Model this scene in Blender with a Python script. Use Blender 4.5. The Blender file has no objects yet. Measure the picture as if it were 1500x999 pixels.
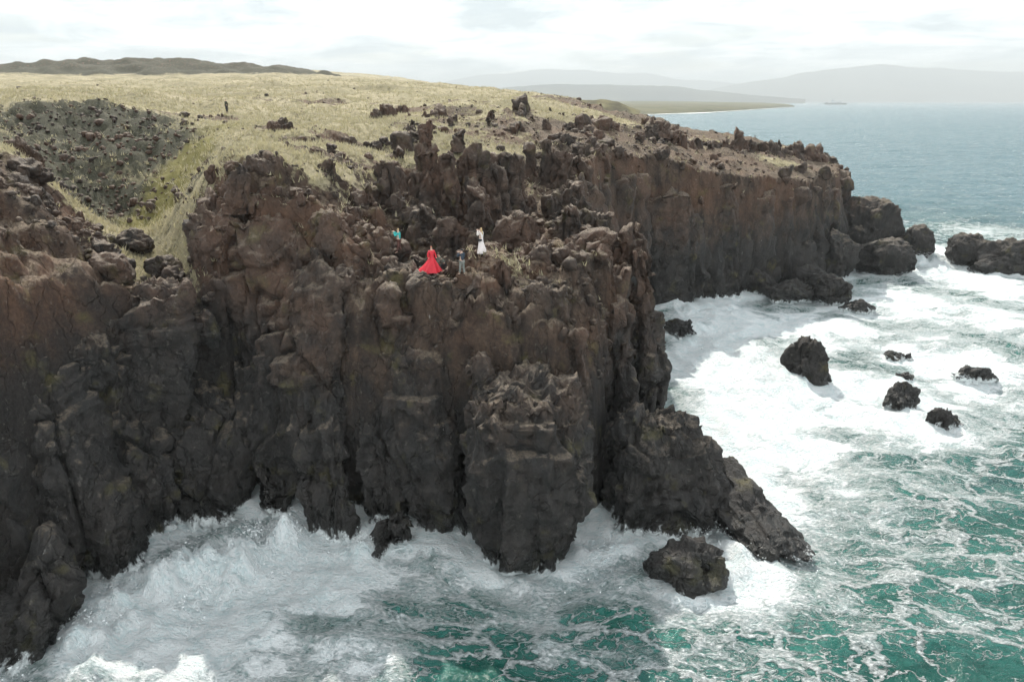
import bpy, math, random
import numpy as np
from mathutils import Vector

# ------------------------------------------------------------------ camera
S = bpy.context.scene
COL = S.collection
CAM_Z = 26.0
PITCH = math.radians(19.4)
cam_data = bpy.data.cameras.new('camera')
cam_data.sensor_width = 36.0
cam_data.lens = 24.0
cam_data.clip_start = 0.5
cam_data.clip_end = 60000
cam = bpy.data.objects.new('camera', cam_data)
COL.objects.link(cam)
cam.location = (0, 0, CAM_Z)
cam.rotation_euler = (math.pi / 2 - PITCH, 0, 0)
S.camera = cam

# ------------------------------------------------------------------ sky, sun, exposure
SUN_EL, SUN_AZ = math.radians(43), math.radians(-13)      # azimuth from +Y, negative = to the left
world = bpy.data.worlds.new('World'); S.world = world
world.use_nodes = True
wn, wl = world.node_tree.nodes, world.node_tree.links
wn.clear()
w_out = wn.new('ShaderNodeOutputWorld'); w_bg = wn.new('ShaderNodeBackground')
w_sky = wn.new('ShaderNodeTexSky'); w_sky.sky_type = 'NISHITA'; w_sky.sun_disc = False
w_sky.sun_elevation = SUN_EL; w_sky.sun_rotation = SUN_AZ
w_sky.air_density = 1.0; w_sky.dust_density = 2.0
tc = wn.new('ShaderNodeTexCoord'); sep = wn.new('ShaderNodeSeparateXYZ')
wl.new(tc.outputs['Generated'], sep.inputs[0])
def wmath(op, a, b=None):
    n = wn.new('ShaderNodeMath'); n.operation = op
    for k, v in enumerate((a, b)):
        if v is None: continue
        if isinstance(v, (int, float)): n.inputs[k].default_value = v
        else: wl.new(v, n.inputs[k])
    return n.outputs[0]
zz = wmath('ADD', wmath('MAXIMUM', sep.outputs['Z'], 0.0), 0.10)
cmb = wn.new('ShaderNodeCombineXYZ')
wl.new(wmath('DIVIDE', sep.outputs['X'], zz), cmb.inputs[0])
wl.new(wmath('DIVIDE', sep.outputs['Y'], zz), cmb.inputs[1])
def wnoise(scale, detail, rough, dist=0.0):
    n = wn.new('ShaderNodeTexNoise'); n.inputs['Scale'].default_value = scale
    n.inputs['Detail'].default_value = detail; n.inputs['Roughness'].default_value = rough
    n.inputs['Distortion'].default_value = dist
    wl.new(cmb.outputs[0], n.inputs['Vector']); return n.outputs['Fac']
def wramp(src, stops):
    r = wn.new('ShaderNodeValToRGB'); wl.new(src, r.inputs[0])
    e = r.color_ramp.elements
    while len(e) < len(stops): e.new(0.5)
    for k, (p, c) in enumerate(stops): e[k].position = p; e[k].color = (*c, 1)
    return r.outputs[0]
cl_cover = wramp(wnoise(0.55, 6, 0.6, 0.4), [(0.30, (0.35,)*3), (0.52, (1, 1, 1))])
cl_tone = wramp(wnoise(1.15, 8, 0.62, 0.5), [(0.38, (3.9, 4.5, 4.8)), (0.48, (6.2, 6.7, 6.9)), (0.60, (9.6, 9.7, 9.6))])
wmix = wn.new('ShaderNodeMixRGB')
wl.new(cl_cover, wmix.inputs[0]); wl.new(w_sky.outputs[0], wmix.inputs[1]); wl.new(cl_tone, wmix.inputs[2])
wl.new(wmix.outputs[0], w_bg.inputs[0]); w_bg.inputs[1].default_value = 0.12
wl.new(w_bg.outputs[0], w_out.inputs[0])

sun_l = bpy.data.lights.new('sun', 'SUN'); sun_l.energy = 3.9; sun_l.angle = math.radians(0.6)
sun_l.color = (1.0, 0.95, 0.86)
sun = bpy.data.objects.new('sun', sun_l); COL.objects.link(sun)
sun_dir = Vector((math.sin(SUN_AZ) * math.cos(SUN_EL), math.cos(SUN_AZ) * math.cos(SUN_EL), math.sin(SUN_EL)))
sun.rotation_euler = sun_dir.to_track_quat('Z', 'Y').to_euler()

S.view_settings.view_transform = 'Standard'; S.view_settings.look = 'None'
S.view_settings.exposure = 0.78; S.view_settings.gamma = 1
S.view_settings.use_curve_mapping = False
S.render.engine = 'CYCLES'
cy = S.cycles
cy.max_bounces = 5; cy.diffuse_bounces = 3; cy.glossy_bounces = 2; cy.transmission_bounces = 2
cy.volume_bounces = 0; cy.use_adaptive_sampling = True; cy.adaptive_threshold = 0.035; cy.adaptive_min_samples = 16; cy.transparent_max_bounces = 6; cy.use_denoising = True
cy.sample_clamp_indirect = 6.0; cy.caustics_reflective = False; cy.caustics_refractive = False

# ------------------------------------------------------------------ survey helpers (photo pixel -> place in the world)
F = 1000.0; CP, SP = math.cos(PITCH), math.sin(PITCH)
def ray(px, py):
    u = (px - 750) / F; v = (499.5 - py) / F
    return u, CP + v * SP, -SP + v * CP
def at(px, py, Y):
    u, y, z = ray(px, py); t = Y / y
    return (u * t, Y, CAM_Z + z * t)
def water(px, py):
    u, y, z = ray(px, py); t = -CAM_Z / z
    return (u * t, y * t, 0.0)
def depth_of(p): return CP * p[1] + SP * (CAM_Z - p[2])

# ------------------------------------------------------------------ noise in numpy
def hash3(ix, iy, iz, seed=0):
    h = (ix.astype(np.uint32) * np.uint32(0x8da6b343)) ^ (iy.astype(np.uint32) * np.uint32(0xd8163841)) ^ (iz.astype(np.uint32) * np.uint32(0xcb1ab31f)) ^ np.uint32((seed * 0x9E3779B1) & 0xffffffff)
    h ^= h >> np.uint32(15); h *= np.uint32(0x2c1b3c6d); h ^= h >> np.uint32(12)
    h *= np.uint32(0x297a2d39); h ^= h >> np.uint32(15)
    return h
def hf(h, k=0):
    if k: 
        h = h * np.uint32(0x85ebca6b + 2 * k * 7919 & 0xffffffff); h = h ^ (h >> np.uint32(13)); h = h * np.uint32(0xc2b2ae35)
        h = h ^ (h >> np.uint32(16))
    return (h & np.uint32(0xffffff)).astype(np.float32) * np.float32(1 / 16777216.0)
def vnoise(p, seed=0):
    p = p.astype(np.float32)
    i = np.floor(p); f = p - i; i = i.astype(np.int32)
    f = f * f * f * (f * (f * 6 - 15) + 10)
    r = 0
    for dx in (0, 1):
        wx = f[:, 0] if dx else 1 - f[:, 0]
        for dy in (0, 1):
            wy = f[:, 1] if dy else 1 - f[:, 1]
            for dz in (0, 1):
                wz = f[:, 2] if dz else 1 - f[:, 2]
                r = r + wx * wy * wz * hf(hash3(i[:, 0] + dx, i[:, 1] + dy, i[:, 2] + dz, seed))
    return r * 2 - 1
def fbm(p, oct=4, seed=0, gain=0.5, lac=2.03):
    a, s = 1.0, 0
    p = np.array(p, dtype=np.float32)
    for k in range(oct):
        s = s + a * vnoise(p, seed + k * 17); a *= gain; p = p * lac + 3.7
    return s
def ridged(p, oct=4, seed=0, gain=0.5):
    a, s = 1.0, 0
    p = np.array(p, dtype=np.float32)
    for k in range(oct):
        s = s + a * (1 - 2 * np.abs(vnoise(p, seed + k * 31))); a *= gain; p = p * 2.03 + 1.3
    return s
def voro(p, seed=0, jit=0.8):
    """F1, F2, hash of the nearest cell, vector from its centre."""
    p = p.astype(np.float32)
    b = np.floor(p - 0.5); bi = b.astype(np.int32)
    n = len(p)
    f1 = np.full(n, 9.0, np.float32); f2 = np.full(n, 9.0, np.float32)
    ch = np.zeros(n, np.uint32); vec = np.zeros((n, 3), np.float32)
    for dx in (0, 1):
        for dy in (0, 1):
            for dz in (0, 1):
                h = hash3(bi[:, 0] + dx, bi[:, 1] + dy, bi[:, 2] + dz, seed)
                c = np.stack([b[:, 0] + dx + 0.5 + (hf(h, 1) - .5) * jit, b[:, 1] + dy + 0.5 + (hf(h, 2) - .5) * jit, b[:, 2] + dz + 0.5 + (hf(h, 3) - .5) * jit], 1)
                v = p - c; d = np.sqrt((v * v).sum(1))
                near = d < f1
                f2 = np.where(near, f1, np.minimum(f2, d))
                ch = np.where(near, h, ch); vec = np.where(near[:, None], v, vec); f1 = np.where(near, d, f1)
    return f1, f2, ch, vec
def plates(p, size, amp, tilt, seed, aniso=1.0):
    """tilted facets with steps between them"""
    q = p / np.array([size, size, size * aniso], np.float32)
    f1, f2, h, v = voro(q, seed)
    d = (hf(h, 5) - .5) * amp
    d = d + ((hf(h, 6) - .5) * v[:, 0] + (hf(h, 7) - .5) * v[:, 1] + (hf(h, 8) - .5) * v[:, 2]) * tilt
    crack = np.clip(1 - (f2 - f1) / 0.10, 0, 1)
    return d - crack * amp * 0.35
def facets(p, size, amp, tilt, seed, aniso=1.0, fall=0.5):
    """chipped surface: the lowest of several tilted planes, so that edges stand out sharp"""
    q = (p / np.array([size, size, size * aniso], np.float32)).astype(np.float32)
    b = np.floor(q - 0.5); bi = b.astype(np.int32); out = np.full(len(q), 99.0, np.float32)
    for dx in (0, 1):
        for dy in (0, 1):
            for dz in (0, 1):
                h = hash3(bi[:, 0] + dx, bi[:, 1] + dy, bi[:, 2] + dz, seed)
                v = q - np.stack([b[:, 0] + dx + 0.5 + (hf(h, 1) - .5) * .8, b[:, 1] + dy + 0.5 + (hf(h, 2) - .5) * .8, b[:, 2] + dz + 0.5 + (hf(h, 3) - .5) * .8], 1)
                val = (hf(h, 5) - .5) * amp + ((hf(h, 6) - .5) * v[:, 0] + (hf(h, 7) - .5) * v[:, 1] + (hf(h, 8) - .5) * v[:, 2]) * tilt + fall * amp * (v * v).sum(1)
                out = np.minimum(out, val)
    return out
def smooth(a, b, x):
    t = np.clip((x - a) / (b - a), 0, 1); return t * t * (3 - 2 * t)

def rock_disp(p, seed, big=1.0, mid=1.0, fine=1.0, column=2.3, k=1.0):
    """how far the rock stands out from its smooth body at p (metres); k > 1: everything smaller"""
    p = p * k
    w = np.stack([fbm(p / 3.0, 2, seed + 1), fbm(p / 3.0, 2, seed + 2), fbm(p / 3.0, 2, seed + 3)], 1)
    q = p + w * 0.30
    d = 0
    if big:
        f1, f2, h, v = voro(q / np.array([3.5, 3.5, 3.5 * column], np.float32), seed + 5)
        e = f2 - f1
        d = d + big * ((hf(h, 4) - .5) * 1.3 + ((hf(h, 6) - .5) * v[:, 0] + (hf(h, 7) - .5) * v[:, 1]) * 2.6 + (hf(h, 8) - .5) * v[:, 2] * 1.8)
        d = d - big * 0.9 * np.clip(1 - e / 0.05, 0, 1)
        d = d + big * 0.35 * fbm(p / np.array([5.5, 5.5, 9], np.float32), 2, seed + 9)
    if mid:
        d = d + mid * (0.25 + facets(q, 2.3, 0.95, 2.4, seed + 11, 1.7))
        d = d + mid * facets(q[:, [1, 2, 0]], 1.1, 0.42, 1.1, seed + 12, 1.0)
    if fine:
        d = d + fine * facets(q + w[:, ::-1] * .2, 0.48, 0.17, 0.48, seed + 15, 1.4)
        d = d + fine * 0.10 * (plates(q, 0.8, 1.0, 0.6, seed + 16, 2.2))
    d = d / k
    if k < 1:
        d = d + fine * (facets(p / k + w * .2, 0.5, 0.16, 0.45, seed + 25, 1.5) + .07 * plates(p / k, 1.0, 1.0, .6, seed + 27, 2.5))
    return d

# ------------------------------------------------------------------ mesh helpers
def mesh_obj(name, verts, faces, mat, parent=None, smooth_shade=False, attrs=None):
    me = bpy.data.meshes.new(name)
    verts = np.asarray(verts, np.float32)
    if isinstance(faces, np.ndarray):
        nf, k = faces.shape
        me.vertices.add(len(verts)); me.vertices.foreach_set('co', verts.ravel())
        me.loops.add(nf * k); me.loops.foreach_set('vertex_index', faces.astype(np.int32).ravel())
        me.polygons.add(nf)
        me.polygons.foreach_set('loop_start', np.arange(0, nf * k, k, dtype=np.int32))
        me.update(calc_edges=True)
    else:
        me.from_pydata(verts.tolist(), [], faces); me.update()
    if smooth_shade: me.polygons.foreach_set('use_smooth', np.ones(len(me.polygons), bool))
    for k, v in (attrs or {}).items():
        a = me.attributes.new(k, 'FLOAT', 'POINT'); a.data.foreach_set('value', np.asarray(v, np.float32))
    if mat: me.materials.append(mat)
    o = bpy.data.objects.new(name, me); COL.objects.link(o)
    if parent: o.parent = parent
    return o
def empty(name, loc=(0, 0, 0), rz=0.0):
    o = bpy.data.objects.new(name, None); o.location = loc; o.rotation_euler = (0, 0, rz); COL.objects.link(o); return o
def tag(o, label=None, cat=None, group=None, kind=None):
    if label: o['label'] = label
    if cat: o['category'] = cat
    if group: o['group'] = group
    if kind: o['kind'] = kind
    return o
def grid_faces(nv, nu, closed=False):
    uu = nu if closed else nu - 1
    a = (np.arange(nv - 1)[:, None] * nu + np.arange(uu)[None, :])
    b = (np.arange(nv - 1)[:, None] * nu + (np.arange(uu)[None, :] + 1) % nu)
    return np.stack([a, b, b + nu, a + nu], -1).reshape(-1, 4)
def grid_normals(P):
    du = np.roll(P, -1, 1) - np.roll(P, 1, 1)
    dv = np.empty_like(P); dv[1:-1] = P[2:] - P[:-2]; dv[0] = P[1] - P[0]; dv[-1] = P[-1] - P[-2]
    n = np.cross(du, dv); l = np.linalg.norm(n, axis=2, keepdims=True)
    return n / np.maximum(l, 1e-6)

# ------------------------------------------------------------------ materials
class NT:
    def __init__(s, name):
        s.m = bpy.data.materials.new(name); s.m.use_nodes = True
        s.n, s.l = s.m.node_tree.nodes, s.m.node_tree.links; s.n.clear()
        s.out = s.n.new('ShaderNodeOutputMaterial')
        s.b = s.n.new('ShaderNodeBsdfPrincipled'); s.l.new(s.b.outputs[0], s.out.inputs[0])
        s.geo = s.n.new('ShaderNodeNewGeometry'); s.pos = s.geo.outputs['Position']
    def put(s, sock, v):
        if isinstance(v, (int, float)): sock.default_value = v
        elif isinstance(v, tuple): sock.default_value = (*v, 1) if len(v) == 3 and sock.type == 'RGBA' else v
        else: s.l.new(v, sock)
    def math(s, op, a, b=None, clamp=False):
        n = s.n.new('ShaderNodeMath'); n.operation = op; n.use_clamp = clamp
        s.put(n.inputs[0], a)
        if b is not None: s.put(n.inputs[1], b)
        return n.outputs[0]
    def scale(s, v, k):
        n = s.n.new('ShaderNodeVectorMath'); n.operation = 'MULTIPLY'; s.l.new(v, n.inputs[0]); n.inputs[1].default_value = k; return n.outputs[0]
    def addv(s, v, w):
        n = s.n.new('ShaderNodeVectorMath'); n.operation = 'ADD'; s.l.new(v, n.inputs[0]); s.l.new(w, n.inputs[1]); return n.outputs[0]
    def noise(s, scale, detail=4, rough=0.55, vec=None, dist=0.0, color=False):
        n = s.n.new('ShaderNodeTexNoise'); s.l.new(vec or s.pos, n.inputs['Vector'])
        n.inputs['Scale'].default_value = scale; n.inputs['Detail'].default_value = detail
        n.inputs['Roughness'].default_value = rough; n.inputs['Distortion'].default_value = dist
        return n.outputs['Color' if color else 'Fac']
    def voro(s, scale, feature='F1', vec=None, out='Distance'):
        n = s.n.new('ShaderNodeTexVoronoi'); n.feature = feature; s.l.new(vec or s.pos, n.inputs['Vector'])
        n.inputs['Scale'].default_value = scale; return n.outputs[out]
    def ramp(s, src, lo, hi, a=0.0, b=1.0):
        n = s.n.new('ShaderNodeMapRange'); n.interpolation_type = 'SMOOTHSTEP'; s.l.new(src, n.inputs[0])
        s.put(n.inputs[1], lo); s.put(n.inputs[2], hi); s.put(n.inputs[3], a); s.put(n.inputs[4], b); return n.outputs[0]
    def mix(s, f, a, b, mode='MIX'):
        n = s.n.new('ShaderNodeMixRGB'); n.blend_type = mode
        s.put(n.inputs[0], f); s.put(n.inputs[1], a); s.put(n.inputs[2], b); return n.outputs[0]
    def bump(s, h, strength, dist, normal=None):
        n = s.n.new('ShaderNodeBump'); n.inputs['Strength'].default_value = strength; n.inputs['Distance'].default_value = dist
        s.l.new(h, n.inputs['Height'])
        if normal: s.l.new(normal, n.inputs['Normal'])
        return n.outputs[0]
    def attr(s, name):
        n = s.n.new('ShaderNodeAttribute'); n.attribute_name = name; return n.outputs['Fac']
    def z(s, v=None):
        n = s.n.new('ShaderNodeSeparateXYZ'); s.l.new(v or s.pos, n.inputs[0]); return n.outputs

def rock_nodes(s):
    """colour, roughness, bump height of the basalt, from the place on the rock"""
    big = s.noise(0.16, 2, 0.6)
    mid = s.noise(0.9, 4, 0.65, s.scale(s.pos, (1, 1, 0.5)))
    fine = s.noise(5.0, 4, 0.72)
    c = s.mix(s.ramp(mid, 0.3, 0.7), (0.020, 0.0155, 0.013), (0.070, 0.049, 0.037))
    z = s.z()[2]
    c = s.mix(s.math('MULTIPLY', s.ramp(big, 0.40, 0.62), s.ramp(z, 6.0, 15.0, 0.15, 0.65)), c, (0.088, 0.049, 0.032))       # rusty scoria
    grey = s.ramp(s.math('ADD', s.math('SUBTRACT', z, s.ramp(s.z()[0], -13.0, -21.0, 0.0, 5.0)), s.math('MULTIPLY', s.math('SUBTRACT', mid, 0.5), 9.0)), 13.5, 6.0)
    c = s.mix(s.math('MULTIPLY', grey, 0.85), c, (0.0215, 0.0215, 0.021))                      # grey dense basalt below
    c = s.mix(s.math('MULTIPLY', s.ramp(s.noise(0.5, 3, 0.6), 0.57, 0.72), 0.5), c, (0.085, 0.075, 0.030))   # ochre and olive lichen
    c = s.mix(s.math('MULTIPLY', s.ramp(s.noise(2.2, 3, 0.7), 0.60, 0.72), 0.3), c, (0.19, 0.175, 0.155))  # pale crust
    c = s.mix(s.ramp(fine, 0.35, 0.75, 0.0, 0.7), c, s.mix(1.0, c, (2.0, 1.95, 1.9), 'MULTIPLY'))
    crack = s.voro(0.55, 'DISTANCE_TO_EDGE', s.addv(s.scale(s.pos, (1, 1, 0.45)), s.scale(s.noise(0.8, 2, 0.6, color=True), (1.6, 1.6, 1.6))))
    crk = s.ramp(crack, 0.0, 0.03)
    h = s.math('ADD', s.math('MULTIPLY', fine, 0.5), s.math('MULTIPLY', mid, 0.9))
    h = s.math('ADD', h, s.math('MULTIPLY', crk, 0.35))
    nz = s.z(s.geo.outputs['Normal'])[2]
    sunlit_dust = s.math('MULTIPLY', s.ramp(s.math('ADD', nz, s.math('MULTIPLY', s.math('SUBTRACT', mid, 0.5), 0.5)), 0.62, 0.9), s.ramp(fine, 0.35, 0.62, 0.1, 0.75))
    sunlit_dust = s.math('MULTIPLY', sunlit_dust, s.ramp(z, 3.0, 7.0))
    c = s.mix(sunlit_dust, c, (0.20, 0.16, 0.12))                                                  # dusty, lichened ledge tops, with the sunlight on them painted in
    drip = s.noise(1.0, 3, 0.6, s.scale(s.pos, (2.2, 2.2, 0.22)))
    c = s.mix(s.math('MULTIPLY', s.ramp(drip, 0.70, 0.78), s.ramp(s.noise(0.23, 1, 0.5), 0.52, 0.6)), c, (0.42, 0.41, 0.38))   # bird lime
    wet = s.ramp(s.math('ADD', z, s.math('MULTIPLY', s.math('SUBTRACT', mid, 0.5), 3.0)), 2.4, 0.9)
    c = s.mix(wet, c, s.mix(1.0, c, (0.5, 0.52, 0.5), 'MULTIPLY'))
    lapn = s.noise(1.0, 4, 0.7, s.scale(s.pos, (2.0, 2.0, 1.1)))
    lap = s.ramp(s.math('ADD', z, s.math('MULTIPLY', s.math('SUBTRACT', lapn, 0.5), 2.4)), 0.60, 0.15)
    c = s.mix(s.math('MULTIPLY', lap, 0.9), c, (0.80, 0.84, 0.84))                            # surf clinging to the foot
    rough = s.math('SUBTRACT', 0.78, s.math('MULTIPLY', wet, 0.42))
    return c, rough, h
def make_rock():
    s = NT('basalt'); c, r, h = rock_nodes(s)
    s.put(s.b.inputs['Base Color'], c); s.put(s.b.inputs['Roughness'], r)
    s.b.inputs['Specular IOR Level'].default_value = 0.35
    s.put(s.b.inputs['Normal'], s.bump(h, 1.0, 0.30)); return s.m
def make_ground():
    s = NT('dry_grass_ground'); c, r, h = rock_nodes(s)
    p2 = s.scale(s.pos, (1, 1, 0.2))
    n1 = s.noise(0.09, 5, 0.6, p2); n2 = s.noise(1.3, 6, 0.7, p2); n3 = s.noise(9, 4, 0.7, p2)
    g = s.mix(s.ramp(n1, 0.35, 0.65), (0.40, 0.345, 0.23), (0.30, 0.265, 0.165))
    g = s.mix(s.ramp(s.noise(0.5, 4, 0.6, s.scale(s.pos, (0.05, 0.16, 0.0))), 0.48, 0.62, 0, 0.55), g, (0.17, 0.15, 0.085))
    g = s.mix(s.ramp(s.noise(0.25, 5, 0.65, s.addv(p2, p2)), 0.60, 0.68, 0, 0.75), g, (0.105, 0.085, 0.06))
    g = s.mix(s.ramp(n2, 0.42, 0.68, 0, 0.7), g, (0.19, 0.165, 0.10))
    g = s.mix(s.ramp(s.noise(0.33, 5, 0.65, p2), 0.58, 0.72, 0, 0.7), g, (0.46, 0.40, 0.24))
    g = s.mix(s.ramp(n3, 0.3, 0.8, 0, 0.55), g, s.mix(1.0, g, (0.45, 0.45, 0.4), 'MULTIPLY'))
    earth = s.ramp(s.math('ADD', s.attr('scree'), s.math('MULTIPLY', s.math('SUBTRACT', n2, 0.5), 0.9)), 0.32, 0.62)
    g = s.mix(earth, g, s.mix(s.ramp(n3, 0.3, 0.7), (0.028, 0.027, 0.020), (0.10, 0.095, 0.065)))
    olive = s.ramp(s.math('ADD', s.attr('olive'), s.math('MULTIPLY', s.math('SUBTRACT', n2, 0.5), 0.5)), 0.35, 0.65)
    g = s.mix(olive, g, s.mix(n3, (0.13, 0.115, 0.04), (0.19, 0.17, 0.065)))
    rk = s.ramp(s.math('ADD', s.attr('rock'), s.math('MULTIPLY', s.math('SUBTRACT', s.noise(0.8, 5, 0.65), 0.5), 1.1)), 0.42, 0.58)
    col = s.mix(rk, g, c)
    hh = s.math('ADD', s.math('MULTIPLY', n2, 0.8), s.math('MULTIPLY', n3, 0.35))
    hm = s.n.new('ShaderNodeMix'); s.l.new(rk, hm.inputs[0]); s.l.new(hh, hm.inputs[2]); s.l.new(h, hm.inputs[3])
    s.put(s.b.inputs['Base Color'], col); s.b.inputs['Roughness'].default_value = 0.95
    s.b.inputs['Specular IOR Level'].default_value = 0.15
    s.put(s.b.inputs['Normal'], s.bump(hm.outputs[0], 0.9, 0.25)); return s.m
def make_sea():
    s = NT('sea_water'); dens = s.attr('foam'); calm = s.attr('calm')
    mp = s.n.new('ShaderNodeMapping'); mp.inputs['Rotation'].default_value = (0, 0, math.radians(38)); mp.inputs['Scale'].default_value = (0.62, 1.15, 0.0)
    s.l.new(s.pos, mp.inputs[0]); xy = mp.outputs[0]
    wob = s.scale(s.addv(s.noise(0.35, 4, 0.6, xy, color=True), s.scale(s.noise(1.4, 4, 0.6, xy, color=True), (0.3, 0.3, 0))), (3.4, 3.4, 0))
    q = s.addv(xy, wob)
    e1 = s.voro(0.36, 'DISTANCE_TO_EDGE', q); e2 = s.voro(1.05, 'DISTANCE_TO_EDGE', q); e3 = s.voro(3.0, 'DISTANCE_TO_EDGE', s.addv(xy, s.scale(wob, (0.5, 0.5, 0))))
    patch = s.noise(0.22, 6, 0.62, q, 0.4); n2 = s.noise(1.1, 6, 0.68, q, 0.6); n3 = s.noise(6, 5, 0.7, xy)
    # local foam load: baked density broken up by drifting patches
    d = s.math('ADD', dens, s.math('MULTIPLY', s.math('SUBTRACT', patch, 0.5), 1.3))
    d = s.math('ADD', d, s.math('MULTIPLY', s.math('SUBTRACT', n2, 0.5), 0.75))
    w1 = s.math('MULTIPLY', s.math('MAXIMUM', d, 0.0), 0.20)
    w2 = s.math('MULTIPLY', s.math('MAXIMUM', s.math('SUBTRACT', d, 0.14), 0.0), 0.24)
    w3 = s.math('MULTIPLY', s.math('MAXIMUM', s.math('SUBTRACT', d, 0.30), 0.0), 0.22)
    def lace(e, w, k):
        r = s.math('SUBTRACT', 1.0, s.math('DIVIDE', e, s.math('ADD', w, 0.0015)), True)
        return s.math('MULTIPLY', s.math('POWER', r, 0.8), k, True)
    net = s.math('MAXIMUM', lace(e1, w1, 1.3), s.math('MAXIMUM', lace(e2, w2, 1.1), lace(e3, w3, 0.9)))
    sheet = s.ramp(s.math('ADD', d, s.math('MULTIPLY', s.math('SUBTRACT', n3, 0.5), 0.45)), 0.41, 0.82)
    foam = s.math('MAXIMUM', s.math('MULTIPLY', net, s.ramp(n3, 0.25, 0.6, 0.35, 1.0)), sheet, True)
    under = s.ramp(d, 0.05, 0.75)                                        # bubbles below the surface
    deep = s.mix(s.ramp(s.noise(0.05, 4, 0.6, xy), 0.35, 0.65), (0.003, 0.065, 0.048), (0.003, 0.024, 0.028))
    far = s.mix(calm, deep, (0.03, 0.10, 0.12))
    wat = s.mix(s.math('MULTIPLY', under, 0.85), far, (0.045, 0.21, 0.175))
    wat = s.mix(s.ramp(d, 0.35, 0.9, 0, 0.85), wat, (0.20, 0.42, 0.39))
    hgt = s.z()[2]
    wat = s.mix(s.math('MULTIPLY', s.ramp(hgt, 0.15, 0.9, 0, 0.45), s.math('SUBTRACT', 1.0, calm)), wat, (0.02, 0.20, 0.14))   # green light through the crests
    white = s.mix(s.ramp(s.math('ADD', s.math('MULTIPLY', n2, 0.55), s.math('MULTIPLY', n3, 0.45)), 0.36, 0.58), (0.70, 0.82, 0.83), (0.93, 0.96, 0.96))
    s.put(s.b.inputs['Base Color'], s.mix(foam, wat, white))
    s.put(s.b.inputs['Roughness'], s.math('ADD', s.math('MULTIPLY', foam, 0.6), s.math('ADD', 0.14, s.math('MULTIPLY', calm, 0.12))))
    s.b.inputs['IOR'].default_value = 1.33
    ch = s.noise(0.9, 5, 0.6, s.scale(s.pos, (1, 1.5, 1)), 0.5); ch2 = s.noise(3.5, 4, 0.6, s.scale(s.pos, (1, 1.4, 1)), 0.3)
    bh = s.math('ADD', s.math('MULTIPLY', ch, 1.0), s.math('MULTIPLY', ch2, 0.3))
    b1 = s.bump(bh, 0.8, 0.35)
    chf = s.noise(0.12, 5, 0.65, s.scale(s.pos, (0.7, 1.6, 1)), 0.4)
    b2 = s.bump(s.math('MULTIPLY', chf, calm), 0.9, 2.2, b1)
    b3 = s.bump(s.math('MULTIPLY', s.math('ADD', s.math('MULTIPLY', n3, 0.6), n2), foam), 1.0, 0.55, b2)
    s.put(s.b.inputs['Normal'], b3); return s.m
def flat_mat(name, col, rough=0.8, var=0.15, scale=8.0, sss=0.0):
    s = NT(name); n = s.noise(scale, 4, 0.6)
    s.put(s.b.inputs['Base Color'], s.mix(n, tuple(c * (1 - var) for c in col), tuple(min(1, c * (1 + var)) for c in col)))
    s.b.inputs['Roughness'].default_value = rough; return s.m
def hill_mat(name, a, b, scale):
    s = NT(name); n = s.noise(scale, 6, 0.62, s.scale(s.pos, (1, 1, 2)))
    s.put(s.b.inputs['Base Color'], s.mix(s.ramp(n, 0.35, 0.65), a, b)); s.b.inputs['Roughness'].default_value = 1.0
    s.b.inputs['Specular IOR Level'].default_value = 0.0
    return s.m
ROCK, GROUND, SEA = make_rock(), make_ground(), make_sea()

# ------------------------------------------------------------------ lie of the land
# pixel, distance -> slope of the line of sight; thin-plate spline over (bearing, log distance)
GP = [ # px, py, Y
 (333,166,92),(150,158,84),(40,160,82),(-120,170,80),(240,160,88),(330,175,80),
 (200,325,62),(120,300,62),(260,300,60),(290,240,66),(230,210,74),(100,220,74),(180,250,69),
 (250,370,52),(270,415,46),(300,468,42),(225,345,57),
 (20,230,52),(60,290,46),(130,405,39.5),(225,448,40),(0,440,30),(60,475,33),(-120,230,48),(-120,420,30),(-200,600,18),(-60,330,40),
 (350,275,46),(440,290,46),(300,262,52),(400,225,58),(330,215,66),(500,200,70),(420,180,82),(560,262,58),(480,270,50),
 (630,402,41),(584,368,49),(700,372,45),(675,404,44),(520,420,41),(760,470,39),(800,520,37),(860,430,43),(900,370,48),(930,330,54),(840,370,52),
 (800,300,62),(700,290,62),(630,300,58),(880,300,62),(760,180,90),(640,170,90),(900,205,88),(960,250,82),(1000,242,92),(1100,228,112),(1200,228,135),
 (860,155,160),(930,182,125),(1000,195,130),(1100,205,150),(820,160,120),(700,150,120),(560,150,120),(450,140,125),(300,140,125),(100,140,125),(-200,150,125),
 (-300,108,330),(0,114,330),(200,116,330),(420,112,330),(520,116,330),(600,121,330),(700,130,330),(800,143,330),(870,152,330),(1000,160,330),
 (0,106,800),(200,108,800),(420,107,800),(600,119,800),(750,140,800),(900,152,800),
]
gx = np.array([(at(px, py, Y)[0] / Y, math.log(Y), (at(px, py, Y)[2] - CAM_Z) / Y) for px, py, Y in GP])
def tps_fit(X, v, lam=2e-4):
    n = len(X); r2 = ((X[:, None] - X[None]) ** 2).sum(2)
    K = np.where(r2 > 0, 0.5 * r2 * np.log(np.maximum(r2, 1e-12)), 0) + lam * np.eye(n)
    P = np.c_[np.ones(n), X]; A = np.block([[K, P], [P.T, np.zeros((3, 3))]])
    return np.linalg.solve(A, np.r_[v, np.zeros(3)])
TPS_X = gx[:, :2] * np.array([1.6, 1.0]); TPS_W = tps_fit(TPS_X, gx[:, 2])
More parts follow.
